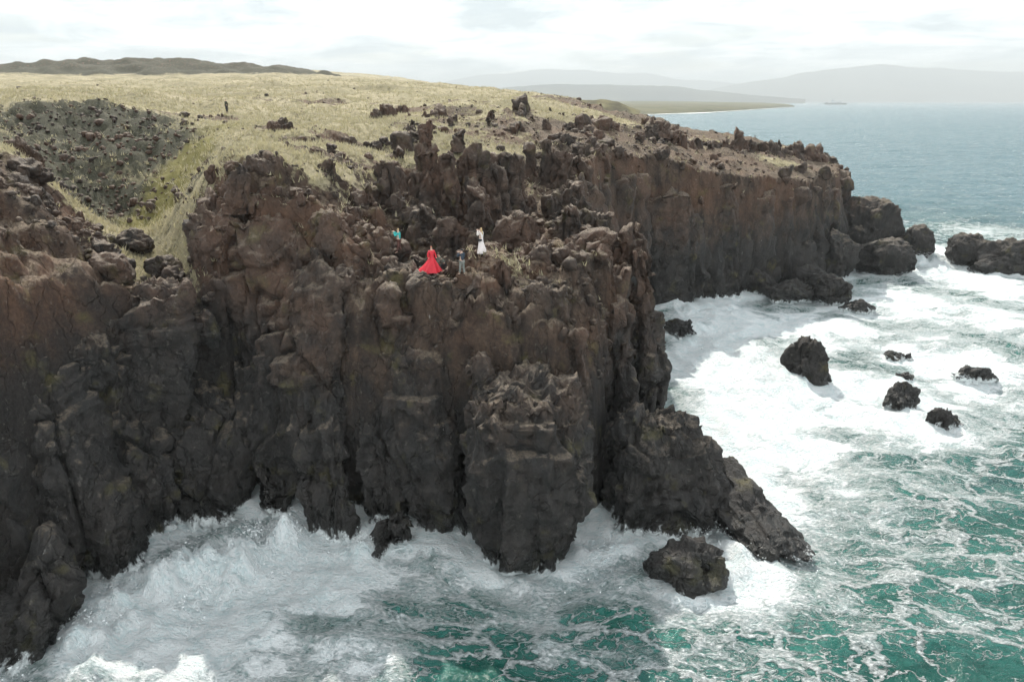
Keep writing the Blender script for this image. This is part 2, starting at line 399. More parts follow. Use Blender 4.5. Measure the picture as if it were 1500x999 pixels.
def land_h(x, y):
    yy = np.maximum(y, 8.0)
    q = np.c_[x / yy * 1.6, np.log(yy)]
    out = np.empty(len(q))
    for k in range(0, len(q), 40000):
        r2 = ((q[k:k+40000, None] - TPS_X[None]) ** 2).sum(2)
        U = 0.5 * r2 * np.log(np.maximum(r2, 1e-12))
        out[k:k+40000] = U @ TPS_W[:-3] + TPS_W[-3] + q[k:k+40000] @ TPS_W[-2:]
    return np.clip(CAM_Z + out * yy, 8.0, 70.0)
COAST = np.array([(-120,-30),(-60,0),(-36,10),(-29,18),(-25,25),(-23.5,30),(-22.5,36),(-19,39.5),(-15.5,39),(-13,36),(-9,35),(-4,35),(-1.5,33.2),(3.5,33.2),(6.5,35.5),(9.5,38.5),(11.2,42),(11.2,48),(10.6,55),(11,66),(14,78),
  (19.5,85),(28,88.5),(36,93),(45,98),(52,105),(59,116),(64,127),(67,137),(63,146),(50,150),(36,152),(27,150),(23,165),(21,200),(22,300),(30,420),(10,650),(-150,1000),(-900,1300),(-2500,1300),(-2500,-30)], float)
def coast_dist(x, y):
    """signed distance to the shore line, positive on land"""
    p = np.c_[x, y]; best = np.full(len(p), 1e18); inside = np.zeros(len(p), bool)
    for a, b in zip(COAST, np.roll(COAST, -1, 0)):
        ab = b - a; t = np.clip(((p - a) @ ab) / (ab @ ab), 0, 1)
        best = np.minimum(best, ((p - a - t[:, None] * ab) ** 2).sum(1))
        c = (a[1] > p[:, 1]) != (b[1] > p[:, 1])
        with np.errstate(divide='ignore', invalid='ignore'):
            xi = (b[0] - a[0]) * (p[:, 1] - a[1]) / (b[1] - a[1] + 1e-12) + a[0]
        inside ^= c & (p[:, 0] < xi)
    return np.where(inside, 1, -1) * np.sqrt(best)
def blob(x, y, items):
    """soft union of ground patches given as (px, py, Y, rx, ry, strength)"""
    v = np.zeros(len(x))
    for px, py, Y, rx, ry, k in items:
        c = at(px, py, Y); v = np.maximum(v, k * np.exp(-(((x - c[0]) / rx) ** 2 + ((y - c[1]) / ry) ** 2)))
    return v
ROCKY = [(250,275,50,6,4,.7),(420,200,74,5,4,.75),(445,215,66,4,3,.7),(480,245,58,5,4,.8),(560,250,56,4,4,.7),(640,250,60,7,7,1),(700,270,60,8,8,1),(640,330,50,9,9,1),(800,240,70,7,8,.8),(840,200,85,6,6,.6),(700,190,84,5,4,.6),(610,190,80,5,4,.6),(470,156,110,6,3,.7),
 (620,164,104,9,3.5,.62),(700,158,112,12,4,.6),(540,215,70,4,3,.55),(740,200,80,6,4,.65),(560,168,98,5,3,.5),(400,150,112,8,3,.5),(250,168,84,6,2,.5),(780,165,105,14,5,.62),(900,190,100,10,10,.75),(320,172,86,3.5,2,.8),(40,300,46,9,7,.9),(30,200,60,6,5,.5),(0,430,32,14,14,1),(250,400,48,4,6,.35)]
_rp = np.random.default_rng(90)
for _ in range(34):
    _Y = float(np.exp(_rp.uniform(math.log(58), math.log(135)))); _r = _rp.uniform(1.2, 3.6)
    ROCKY.append((750 + 1000 * _rp.uniform(-.34, .17), 200, _Y, _r * _rp.uniform(1, 2.2), _r, _rp.uniform(.5, .8)))
SCREE = [(120,190,78,12,7,1),(200,220,73,9,6,.95),(60,230,68,8,8,.9),(160,290,64,8,5,.9),(300,270,57,5,4,.6),(620,160,105,18,5,.35),(240,350,56,5,4,.5)]
OLIVE = [(260,250,66,4,9,.9),(230,290,62,5,4,.8),(330,190,76,6,4,.6),(100,255,66,4,4,.4)]
GULLY = [(225,345,57,3.0,3.0,1),(235,375,51,2.2,3,.8),(252,400,48,1.7,2.4,.7),(268,435,44.5,1.5,2.2,.6),(250,385,50,1.8,2.5,.7)]
HILLY = [(-40,100,420,120,40,5),(200,100,420,90,40,9),(340,104,420,55,35,5.5)]
def land_full(x, y):
    d = coast_dist(x, y); h = land_h(x, y)
    P = np.c_[x, y, np.zeros(len(x))].astype(np.float32)
    near = 1 - smooth(150, 260, y)
    edge = 1 - smooth(3, 17, d + 5 * fbm(P / 9, 3, 5))
    edge = np.where(y > 75, np.maximum(0, 1 - smooth(5, 25, d + 11 * fbm(P / 7, 3, 6))), edge)
    rock = np.maximum(edge * near, blob(x, y, ROCKY))
    rock = np.maximum(rock, np.where(y < 200, smooth(13, 24, x) * smooth(74, 84, y) * (.72 + .35 * fbm(P / 5, 3, 55)), 0))
    hill = blob(x, y, HILLY); hill = np.where(hill > 1.5, hill + 2.2 * fbm(P / 14, 4, 77), hill)
    rock = np.maximum(rock, np.clip(hill / 4.5, 0, 1) * 0.42)
    h = h + np.maximum(hill, 0)
    scree = np.maximum(blob(x, y, SCREE), smooth(0.3, 2.5, hill)); olive = blob(x, y, OLIVE)
    h = h + fbm(P / 7, 4, 3) * 0.42 * np.clip(y / 60, .5, 2)
    h = h + smooth(.2, .7, scree) * near * (0.45 * ridged(P / 2.0, 4, 41, .6) + .2)
    f1, f2, hh, v = voro(np.c_[P[:, :2] / 2.3 + 0.25 * np.c_[fbm(P / 1.5, 2, 8), fbm(P / 1.5, 2, 9)], P[:, 2]], 21)
    f1b, f2b, hb, vb = voro(P / 0.8, 22)
    knob = 1.0 * np.minimum(1, (f2 - f1) * 2.2) + (hf(hh, 4) - .4) * 1.1 + 0.35 * np.minimum(1, (f2b - f1b) * 2) + 0.25 * (hf(hb, 4) - .5)
    gul = blob(x, y, GULLY); rock = np.maximum(rock * (1 - .95 * np.clip(gul * 1.3, 0, 1)), np.where(y < 200, 1.2 * (1 - smooth(3.6, 5.2, d)), 0)); scree = np.maximum(scree * (1 - .5 * gul), .48 * gul * (y < 52))
    h = h + smooth(.35, .75, rock) * near * (knob - .9) * (1 - .55 * smooth(62, 85, y))
    drop = np.where((y < 47) & (x > -19), .76 * smooth(3.0, 5.0, d + .8 * fbm(P / 2.5, 2, 15)) + .24 * smooth(4.4, 7.4, d + 1.2 * fbm(P / 2.5, 2, 16)), smooth(1.2, 4.4, d))
    return np.where(d > 0, -4 + (h + 4) * drop, -4), d, rock, scree, olive

# one sheet, finer near the camera, as far as the land runs
th = np.linspace(math.radians(-72), math.radians(34), 400)
rr = np.exp(np.linspace(math.log(16), math.log(1600), 720))
T, R = np.meshgrid(th, rr)
gxx, gyy = (np.sin(T) * R).ravel(), (np.cos(T) * R).ravel()
hz, hd, hrock, hscree, holive = land_full(gxx, gyy)
fc = grid_faces(len(rr), len(th))[:, ::-1]
keep = (hd[fc] > -1.5).any(1)
ground = mesh_obj('plateau_ground', np.c_[gxx, gyy, hz], fc[keep], GROUND, smooth_shade=False, attrs={'rock': hrock, 'scree': hscree, 'olive': holive})
tag(ground, 'rolling plateau of dry pale grass with a dark hollow behind the cliff tops', kind='structure')
def h_at(x, y):
    return float(land_full(np.array([x], float), np.array([y], float))[0][0])

# ------------------------------------------------------------------ rock bodies
def column(name, parent, rows, Yt, Yb, ratio=0.85, seed=0, cap=0.7, res=0.145, big=1.0, mid=1.0, fine=1.0, power=2.6, base=True, k=1.0):
    """A standing mass of rock: rows are (photo row, left, right) from the top down; Yt / Yb its distance at top and foot."""
    rng = np.random.default_rng(seed + 1000)
    secs = []
    y0, y1 = rows[0][0], rows[-1][0]
    for py, xl, xr in rows:
        f = (py - y0) / max(1, (y1 - y0)); Y = Yt + (Yb - Yt) * f
        c = at((xl + xr) / 2, py, Y); rx = (xr - xl) / 2 / F * depth_of(c) * 1.04
        secs.append((c[2], c[0], c[1], rx))
    if base and secs[-1][0] > -2:
        z, x, y, r = secs[-1]; secs.append((-2.5, x, y, r * 1.03))
    secs[0] = (secs[0][0] - cap * .6 - .35 / max(k, 1), *secs[0][1:])
    return standing(name, parent, secs, ratio, seed, cap, res, big, mid, fine, power, k)
def standing(name, parent, secs, ratio, seed, cap, res, big, mid, fine, power=2.6, k=1.0):
    s = np.array(secs[::-1], float)                     # foot first
    o = np.argsort(s[:, 0]); s = s[o]
    zs = np.arange(s[0, 0], s[-1, 0], res)
    cx, cyy, rx = (np.interp(zs, s[:, 0], s[:, k]) for k in (1, 2, 3))
    kern = np.ones(9) / 9
    if len(zs) > 30:
        pad = lambda a: np.convolve(np.pad(a, 4, 'edge'), kern, 'valid'); cx, cyy, rx = pad(cx), pad(cyy), pad(rx)
    rt = rx[-1] if len(rx) else s[-1, 3]
    ncap = max(4, int(rt / res * 0.9))
    a = np.linspace(0, 1, ncap + 1)[1:]
    a = a * math.pi / 2
    zs = np.r_[zs, zs[-1] + cap * np.sin(a)]; rx = np.r_[rx, rt * np.cos(a)]
    cx = np.r_[cx, np.full(ncap, cx[-1])]; cyy = np.r_[cyy, np.full(ncap, cyy[-1])]
    rx = np.maximum(rx, 0.01)
    nu = max(16, int(2 * math.pi * rx.max() * (1 + ratio) / 2 / res))
    u = np.linspace(0, 2 * math.pi, nu, endpoint=False)
    e = 2.0 / power
    ux, uy = np.sign(np.cos(u)) * np.abs(np.cos(u)) ** e, np.sign(np.sin(u)) * np.abs(np.sin(u)) ** e
    P = np.stack([cx[:, None] + rx[:, None] * ux, cyy[:, None] + rx[:, None] * ratio * uy, np.repeat(zs[:, None], nu, 1)], -1)
    N = grid_normals(P)
    flat = P.reshape(-1, 3).astype(np.float32)
    d = rock_disp(flat + seed * 13.7, seed, big, mid, fine, k=k)
    lim = min(1.0, .4 + rt * k / 1.6)
    V = flat + N.reshape(-1, 3) * d[:, None] * lim
    top = smooth(0, 1, (flat[:, 2] - (zs[-1] - cap - 0.8)) / (cap + .8))
    V[:, 2] += top * lim * (0.9 * ridged(np.c_[flat[:, :2] / 1.5, flat[:, 2] * 0 + seed], 3, seed + 3) - 0.3) * 0.5 / max(k, 1)
    V = V.reshape(P.shape); V[-1] = V[-1].mean(0)
    return mesh_obj(name, V.reshape(-1, 3), grid_faces(len(zs), nu, True), ROCK, parent)

_cs = {}
def cube_sphere(n):
    if n in _cs: return _cs[n]
    g = np.tan(np.linspace(-1, 1, n) * math.pi / 4); A, B = np.meshgrid(g, g); one = np.ones_like(A)
    vs, fs, off = [], [], 0
    for m in ((one, A, B), (-one, -A, B), (-A, one, B), (A, -one, B), (-B, A, one), (B, A, -one)):
        v = np.stack(m, -1).reshape(-1, 3); vs.append(v); fs.append(grid_faces(n, n) + off); off += n * n
    v = np.concatenate(vs); v /= np.linalg.norm(v, axis=1, keepdims=True); f = np.concatenate(fs)
    key = np.round(v * 5000).astype(np.int64); _, idx, inv = np.unique(key, axis=0, return_index=True, return_inverse=True)
    _cs[n] = (v[idx], inv.ravel()[f]); return _cs[n]
def boulder_mesh(dims, seed, n=40, planes=11, mid=0.5, fine=1.0, rough=0.14):
    rng = np.random.default_rng(seed); v, f = cube_sphere(n)
    pn = rng.normal(size=(planes, 3)); pn /= np.linalg.norm(pn, axis=1, keepdims=True); pd = rng.uniform(0.66, 0.98, planes)
    r = np.full(len(v), 1.06)
    for a, d in zip(pn, pd):
        c = v @ a; r = np.minimum(r, np.where(c > 0.05, d / np.maximum(c, 0.05), 9))
    p = v * r[:, None] * np.array(dims)
    sc = float(np.mean(dims))
    p = p * (1 + rough * fbm(v * 1.7 + seed, 3, seed)[:, None])
    kk = max(1.0, 1.9 / sc); q = p.astype(np.float32) * kk + seed * 7.3
    d = (mid * (facets(q, 1.6, .7, 1.8, seed, 1.2) + .2) + fine * (facets(q, .55, .2, .55, seed + 4) + .03 * ridged(q / .35, 2, seed + 6))) / kk
    return p + v * d[:, None], f
def boulder(name, xl, xr, yt, yb, seed, label=None, ratio=0.9, n=34, Y=None, parent=None, cat='boulder', group=None, sink=0.25, yaw=None, **kw):
    """a rock whose outline is xl..xr, yt..yb in the survey; its foot stands in the water (or at distance Y)"""
    mx = (xl + xr) / 2
    if Y is None:
        w = water(mx, yb); rx = (xr - xl) / 2 / F * depth_of(w); Yc = w[1] + rx * ratio * 0.8
    else: Yc = Y; rx = (xr - xl) / 2 / F * depth_of(at(mx, yb, Y))
    top = at(mx, yt, Yc); foot = at(mx, yb, Yc) if Y else (0, 0, 0.0)
    zt, zb = top[2], foot[2]
    hh = max(0.3, (zt - zb)) * (1 + sink)
    V, fcs = boulder_mesh((rx * 1.03, rx * ratio, hh / 2 * 1.03), seed, n, **kw)
    o = mesh_obj(name, V, fcs, ROCK, parent)
    o.location = (top[0], Yc, zt - hh / 2)
    if yaw: o.rotation_euler = (0, 0, yaw)
    if label: tag(o, label, cat, group)
    return o

head = tag(empty('headland_cliff', (0, 40, 0)), 'tall dark brown basalt headland cliff of fused columns above the white surf', kind='structure')
cove = tag(empty('cove_cliff', (0, 0, 0)), 'grey shaded basalt wall round the cove at the left of the headland', kind='structure')
farc = tag(empty('far_cliff', (0, 0, 0)), 'sheer dark basalt cliff across the inlet with jagged spires along its rim', kind='structure')
for e in (head, cove, farc): e.location = (0, 0, 0)

BUTT = [
 # front pillar and its shoulder
 ('buttress', [(545,690,850),(580,668,872),(650,655,878),(730,668,870),(800,700,848),(850,728,825)], 36.6, 34.2, .8, 1),
 ('buttress', [(490,765,855),(540,752,868),(640,750,868)], 41, 40, .8, 2),
 ('buttress', [(500,545,648),(570,553,660),(660,570,690),(760,590,705),(822,610,720)], 41, 37.4, .8, 3),
 ('buttress', [(450,640,740),(520,640,745),(640,640,740)], 43, 41.5, .8, 4),
 ('buttress', [(530,415,515),(610,410,522),(700,422,524),(780,440,522),(825,448,512)], 41.5, 36.0, .8, 5),
 ('buttress', [(530,335,395),(600,345,440),(700,365,450),(790,388,432)], 44, 38.0, .8, 6),
 ('buttress', [(300,285,476),(345,278,500),(420,305,530),(500,340,545),(600,352,545),(700,375,545)], 48, 44, .7, 7),
 ('buttress', [(345,438,488),(410,412,520),(480,388,535),(560,372,540),(650,380,530)], 43.5, 42.5, .8, 8),
 ('rock_column', [(735,556,598),(780,548,610),(830,550,610)], 36.2, 35.2, .9, 9),
 ('rock_column', [(590,508,570),(680,515,590),(780,530,600)], 40.3, 37.8, .8, 10),
 ('buttress', [(588,900,995),(622,884,1040),(680,878,1056),(745,872,1040),(800,880,990)], 41.2, 38.4, .85, 11),
 ('rock_column', [(355,915,955),(420,920,963),(480,928,972),(540,926,988),(600,925,985),(700,925,985)], 50, 47, .9, 12),
 ('rock_column', [(490,895,931),(540,890,935),(600,885,935),(720,880,932)], 45, 43.5, .9, 13),
 ('buttress', [(440,815,890),(490,802,898),(560,795,892),(680,800,890)], 46.5, 45, .8, 14),
 ('rock_column', [(395,870,922),(450,862,925),(540,860,925)], 50, 48.5, .9, 15),
 ('rock_column', [(400,880,945),(500,885,955),(650,890,960)], 53, 51, .9, 19),
 ('rock_column', [(455,560,610),(520,550,620),(600,550,625)], 44, 43.2, .9, 16),
 ('rock_column', [(440,480,545),(500,470,550),(600,470,550)], 43.5, 43, .9, 17),
 ('rock_column', [(470,660,705),(540,655,720),(620,655,720)], 41, 40, .9, 18),
]
for nm, rows, yt, yb, ratio, sd in BUTT:
    column(nm, head, rows, yt, yb, ratio, sd * 7 + 1, cap=0.7, big=.3 if sd in (1, 3, 11) else .6, mid=.6, fine=1.0, k=0.75, power=2.5, res=.15)
LEFT = [
 ('buttress', [(505,200,318),(560,192,345),(660,200,362),(740,228,352),(785,250,332)], 45, 38.6, .7, 31),
 ('buttress', [(470,75,205),(580,58,215),(680,90,255),(760,140,265)], 41, 37.6, .7, 32),
 ('buttress', [(500,-60,85),(560,-60,110),(660,-40,150),(760,20,195)], 36.5, 33.8, .8, 33),
 ('buttress', [(760,-60,70),(810,-60,140),(880,-60,128),(990,-100,60)], 32, 30, .8, 34),
 ('buttress', [(800,14,72),(850,-20,112),(920,-60,118),(990,-90,75)], 28.6, 27, .8, 35),
 ('buttress', [(315,-120,20),(380,-120,80),(440,-120,150),(520,-120,200)], 40, 39, .5, 36),
 ('buttress', [(414,165,280),(480,160,285),(570,170,290)], 42, 41.0, .7, 39),  # added rock, blocks the sun that came down the gully onto the cove
 ('rock_column', [(600,255,330),(680,262,352),(760,285,350),(790,290,345)], 41.5, 38.6, .9, 37),
 ('rock_column', [(650,120,195),(720,140,215),(790,170,220)], 38.4, 35.6, .9, 38),
]
for nm, rows, yt, yb, ratio, sd in LEFT:
    column(nm, cove, rows, yt, yb, ratio, sd * 7 + 1, cap=0.7, big=.6, mid=.65, fine=1.0, k=0.75, power=2.5, res=.15)
FARB = [
 ('buttress', [(280,928,1008),(350,932,1020),(430,945,1020),(455,950,1010)], 89, 88, .7, 51),
 ('buttress', [(262,1005,1078),(350,1018,1085),(442,1030,1085)], 95, 93, .7, 52),
 ('buttress', [(250,1068,1130),(350,1075,1136),(440,1080,1140)], 103, 99, .7, 53),
 ('buttress', [(248,1122,1182),(340,1125,1190),(430,1130,1190)], 113, 106, .7, 54),
 ('buttress', [(246,1168,1226),(330,1170,1234),(380,1180,1230)], 132, 130, .8, 55),
]
for nm, rows, yt, yb, ratio, sd in FARB:
    column(nm, farc, rows, yt, yb, ratio, sd * 7 + 1, cap=0.25, res=0.26, power=4, big=0.28, mid=0.42, fine=1.1, k=.9)

# the rest of the shore: a rank of columns along the water's edge
k = 0
seg = np.r_[0, np.cumsum(np.linalg.norm(np.diff(COAST, axis=0), axis=1))]
s0, s1 = seg[2], seg[33]
sd_ = s0
rng = np.random.default_rng(4)
while sd_ < s1:
    if seg[6] - 1.0 < sd_ < seg[16]: sd_ += 1.0; continue
    i = int(np.searchsorted(seg, sd_) - 1); f = (sd_ - seg[i]) / (seg[i + 1] - seg[i])
    a, b = COAST[i], COAST[i + 1]; p = a + (b - a) * f; nrm = np.array([-(b - a)[1], (b - a)[0]]); nrm /= np.linalg.norm(nrm)
    far = p[1] > 70; r = rng.uniform(2.2, 3.1) * (1.35 if far else 1.0)
    low = p[0] < -14 and p[1] > 33 and not far
    c = p + nrm * (r * 1.05 + (1.0 if far else 1.7 if p[1] < 44 else 1.3))
    ht = h_at(*(p + nrm * 4.5)) * rng.uniform(0.80, 0.97) - 0.8
    ht = max(4.0, min(ht, 10.5) if low else ht); lean = nrm * rng.uniform(0.4, 1.6)
    secs = [(ht, c[0] + lean[0], c[1] + lean[1], r * .8), (ht * .5, c[0] + lean[0] * .4, c[1] + lean[1] * .4, r), (-2.5, c[0], c[1], r * 1.05)]
    standing('rock_column', farc if far else (cove if p[0] < -15.6 else head), secs, rng.uniform(.8, 1.1), 500 + k * 3, 0.8, 0.5 if far else 0.28, .45 if far else .65, .6, .6 if far else .9, k=.7)
    k += 1; sd_ += r * 1.25
# ------------------------------------------------------------------ pinnacles and crags
def pinnacle(parent, px, yt, yb, w, Y, seed, n='rock_pinnacle', ratio=.9, top=.45):
    rows = [(yt + (yb - yt) * .12, px - w * top, px + w * top), ((yt * .55 + yb * .45), px - w * .46, px + w * .46), (yb, px - w * .56, px + w * .56), (yb + (yb - yt) * .35, px - w * .62, px + w * .62)]
    rng = np.random.default_rng(seed); j = rng.uniform(-.12, .12) * w
    rows[0] = (rows[0][0], rows[0][1] + j, rows[0][2] + j)
    return column(n, parent, rows, Y, Y, ratio, seed, cap=0.5, res=0.135 if Y < 61 else 0.24 if Y < 95 else .3, big=.7, mid=1, fine=1, base=False, k=1.7 if Y < 70 else 1.3)
PIN = [(356,220,288,38,46,.22),(480,226,272,42,52,.35),(456,236,272,28,53,.35),(566,220,300,48,54,.32),(540,262,310,34,53,.4),
 (628,170,210,26,59,.3),(622,198,305,50,58,.42),(655,205,310,44,57,.42),(690,212,300,46,58,.4),(722,232,300,44,58,.38),(752,215,300,46,60,.3),(700,262,315,50,54,.4),(660,310,362,46,50,.38),(620,296,350,40,52,.36),(758,300,352,54,52,.42),(735,362,450,44,42.5,.25),
 (800,192,262,34,68,.3),(826,205,262,36,68,.35),(775,205,250,26,70,.3),(850,225,270,36,70,.4),(600,192,216,22,72,.35),(672,184,212,26,72,.35),(706,232,262,30,64,.35),
 (520,285,335,40,49,.4),(500,320,372,36,47,.4),(545,345,395,44,46,.4),(510,385,450,56,42.5,.42),(590,380,420,60,44.5,.5),(570,408,470,56,42,.45),(640,396,440,70,43,.48),(690,398,450,70,42.5,.45),
 (785,340,392,56,48,.45),(830,300,345,44,56,.42),(880,300,352,46,58,.42),(905,335,385,44,53,.4),(850,345,402,50,49,.45),(790,405,465,70,42.5,.45),(740,430,500,56,40.5,.3),(835,470,530,50,40,.42),(705,368,410,44,45.5,.48),(930,320,380,40,52,.35),
 (700,505,560,40,38.3,.35),(600,470,530,36,41,.35),(470,470,540,50,42,.35)]
def to_px(x, y, z):
    dp = depth_of((x, y, z)); return 750 + F * x / dp, 499.5 - F * (SP * y + CP * (z - CAM_Z)) / dp
rg = np.random.default_rng(57)
for q_ in range(46):                                   # outcrops breaking through the grass behind the crest
    Y = float(rg.uniform(62, 104)); x = Y * rg.uniform(-.2, .17); ppx, ppy = to_px(x, Y, h_at(x, Y)); hgt = rg.uniform(.7, 2.4) * 1000 / Y
    PIN.append((ppx, ppy - hgt, ppy + 4, hgt * rg.uniform(.7, 1.5), Y, rg.uniform(.25, .42)))
for i, (px, yt, yb, w, Y, tp) in enumerate(PIN): pinnacle(head, px, yt, yb, w, Y, 900 + i * 5, top=tp)
RIM = [(1078,196,216,13,112,.4),(1064,205,222,12,112,.3),(1100,206,228,14,114,.3),(1118,208,230,13,118,.3),(1126,204,232,10,122,.3),(1140,202,232,12,122,.25),(1152,212,236,13,124,.3),(1172,210,240,22,127,.35),(1160,216,240,12,126,.3),(1198,214,240,22,130,.4),(1212,222,242,16,132,.35),(1186,222,244,14,128,.3),(1040,204,224,18,108,.4),(1022,200,222,16,108,.4),(1000,198,220,18,104,.4),(968,180,200,20,110,.4),(945,176,196,14,114,.35),(985,190,212,18,108,.4),(1010,222,244,18,98,.4),(1090,222,244,18,108,.4),(1048,226,250,18,102,.4)]
rg = np.random.default_rng(31)
for q_ in range(70):
    px = rg.uniform(945, 1216); yb = np.interp(px, [940, 1000, 1060, 1120, 1180, 1216], [196, 220, 226, 233, 241, 245]) - rg.uniform(-4, 12); hgt = rg.uniform(9, 22)
    RIM.append((px, yb - hgt + 3, yb, hgt * rg.uniform(.9, 1.5), float(np.interp(px, [940, 1216], [101, 131])), rg.uniform(.25, .4)))
for i, (px, yt, yb, w, Y, tp) in enumerate(RIM): pinnacle(farc, px, yt - 6, yb, w * 1.1, Y, 1300 + i * 5, top=tp)

# ------------------------------------------------------------------ loose rocks in and by the sea
B = boulder
B('boulder', 1228, 1326, 290, 372, 21, 'largest black boulder at the tip of the far cliff, peaked top', ratio=.8, n=46, Y=118, sink=.3)
B('boulder', 1256, 1337, 348, 408, 22, 'square dark block with pale flat top at the outer end of the boulder pile', n=44, planes=8)
B('boulder', 1324, 1371, 330, 372, 23, 'rounded rock where a wave breaks at the end of the pile', Y=113, sink=.4)
B('boulder', 1198, 1262, 337, 412, 24, 'upright dark boulder between the far cliff and the square block', n=40)
B('boulder', 1140, 1205, 328, 420, 25, 'tall grey block leaning on the foot of the far cliff', n=40, Y=102)
B('boulder', 1163, 1216, 388, 432, 26, 'smooth pale grey boulder low in the pile below the far cliff', planes=6, mid=.2)
B('boulder', 1190, 1250, 404, 450, 27, 'streaming wet boulder at the near corner of the pile', n=44)
B('boulder', 1118, 1195, 410, 446, 28, 'low dark ledge rock at the waterline under the far cliff', ratio=.7)
B('boulder', 1085, 1140, 395, 443, 29, 'dark rock wedged against the foot of the far cliff wall', Y=95)
B('boulder', 1318, 1342, 365, 398, 30, 'small rock behind the square block', Y=112)
B('boulder', 1232, 1282, 437, 460, 31, 'flat wet rock awash just off the boulder pile', ratio=.6, sink=.6)
B('boulder', 973, 1026, 468, 496, 32, 'low dark rock in the foam under the headland corner', ratio=.8)
tag(column('sea_stack', None, [(490,1160,1202),(530,1150,1216),(588,1158,1228)], 62, 61, .9, 33, cap=.5, res=.16, big=.6, k=1.3), 'blunt sea stack standing alone in the white water', 'sea stack')
B('boulder', 1294, 1330, 513, 532, 34, 'small brown rock breaking the foam right of the sea stack', sink=.5)
B('boulder', 1322, 1340, 517, 532, 35, 'tiny rock touching the small brown one right of the stack', n=24, sink=.5)
B('boulder', 1312, 1337, 546, 562, 36, 'small rounded rock above the foam-covered one', n=24, sink=.5)
B('boulder', 1303, 1354, 563, 606, 37, 'foam-veiled grey rock in the middle of the white water', ratio=.8, sink=.5)
B('boulder', 1360, 1412, 600, 632, 38, 'low dark dome of rock at the edge of the green water', ratio=.8, sink=.6, planes=6)
B('boulder', 1400, 1462, 536, 562, 39, 'half drowned rock far right in the spreading foam', ratio=.6, sink=.9)
B('boulder', 1390, 1474, 343, 398, 40, 'pale tilted slab of rock at the right edge', ratio=.7, n=40, planes=8)
B('boulder', 1436, 1540, 354, 408, 41, 'dark long rock cut by the right edge with water pouring off', ratio=.6, n=40)
B('boulder', 954, 1072, 806, 880, 43, 'wet boulder with foam running off it below the headland', ratio=.7, n=46, planes=7, mid=.8)
B('boulder', 1042, 1078, 818, 850, 44, 'small black rock stuck to the wet boulder', n=30, Y=37.6)
B('boulder', 958, 1010, 758, 800, 45, 'black wedge of rock between the wet boulder and the cliff', n=36, Y=41)
for i, (xl, xr, yt, yb, Y) in enumerate([(165,222,338,362,53),(95,150,340,372,47),(212,272,372,402,47.5),(120,186,372,408,42),(280,322,455,490,42),(232,262,420,442,44),(18,52,205,240,56)]):
    boulder('rock_block', xl, xr, yt, yb, 150 + i, Y=Y, parent=cove, n=30, sink=.6, planes=8)
# the long slab running down into the sea
def slab():
    a, b = np.array(water(1040, 720)) + (-.6, 2.0, 0), np.array(water(1150, 832))
    L = np.linalg.norm((b - a)[:2]); V, f = boulder_mesh((L / 2 * 1.1, 2.6, 2.5), 46, 64, 9)
    V[:, 2] *= 1.0 - 0.45 * (V[:, 0] / L + .5)
    o = mesh_obj('rock_slab', V, f, ROCK); o.location = ((a + b) / 2 + (0, 0, .9)); o.rotation_euler = (0, math.radians(7), math.atan2(b[1] - a[1], b[0] - a[0]))
    tag(o, 'long sloping slab of rock running from the headland into the sea', 'rock slab')
slab()

# ------------------------------------------------------------------ sea
def foam_field(x, y, d):
    def el(px, py, rx, ry, k):
        c = water(px, py); u = rx / F * depth_of(c); v = abs(water(px, py - ry)[1] - water(px, py + ry)[1]) / 2
        return k * np.exp(-(((x - c[0]) / u) ** 2 + ((y - c[1]) / v) ** 2))
    P = np.c_[x, y, np.zeros(len(x))].astype(np.float32)
    f = np.zeros(len(x))
    for it in [(300,900,230,140,1.0),(430,850,170,90,1.0),(180,960,140,80,.95),(520,960,150,70,.62),(620,880,100,60,.45),(760,900,160,60,.36),(900,850,110,50,.62),(1090,850,110,70,.9),(1000,920,120,50,.45),(880,950,150,60,.27),(1080,960,150,50,.28),
      (1080,560,140,120,.98),(1220,570,150,60,.9),(1090,680,90,120,.95),(1060,470,110,50,1.0),(1150,650,120,70,.85),(1290,600,160,70,.92),(1400,540,130,70,.85),(1180,480,150,40,.85),(1330,450,160,45,.75),(1420,410,100,40,.9),(1350,370,60,30,1.1),(1450,470,120,40,.7),(1450,340,90,14,.6),(1130,760,90,90,.75),(1200,860,80,60,.55),(1250,730,110,70,.55),(1400,700,140,50,.30),(1330,800,130,50,.40),(1430,890,100,60,.32),(1260,930,80,50,.28),(1350,650,120,30,.55)]:
        f = np.maximum(f, el(*it))
    f = np.maximum(f, 0.85 * np.exp(-np.maximum(-d, 0) / 3.0) * (y < 160))
    for o in bpy.data.objects:
        if o.get('category') in ('boulder', 'sea stack', 'rock slab'):
            bb = np.array([c[:] for c in o.bound_box]); cc = bb.mean(0) + np.array(o.location); r = 0.25 * np.ptp(bb[:, 0]) + .25 * np.ptp(bb[:, 1])
            f = np.maximum(f, 0.8 * np.exp(-np.maximum(np.hypot(x - cc[0], y - cc[1]) - r * .8, 0) / 2.2))
    f = f + 0.16 * (1 - smooth(90, 200, y)) * smooth(-80, 0, y)
    return np.clip(f, 0, 1.15)
SPL = [(372,815,55,1.5),(310,840,60,1.1),(425,800,18,1.9),(535,812,20,1.4),(240,860,60,1.0),(140,930,60,.9),(110,980,60,.7),(1350,390,40,2.0),(1330,410,40,1.0),(1120,530,60,1.2),(1140,560,40,.9),(1080,800,80,1.0),(990,450,60,1.0),(640,825,40,.7),(900,815,60,.6),(1420,395,60,.8),(1460,520,80,.7)]
th = np.linspace(math.radians(-62), math.radians(66), 460)
rr = np.exp(np.linspace(math.log(14), math.log(26000), 780))
T, R = np.meshgrid(th, rr)
sx, sy = (np.sin(T) * R).ravel(), (np.cos(T) * R).ravel()
sdist = coast_dist(sx, sy)
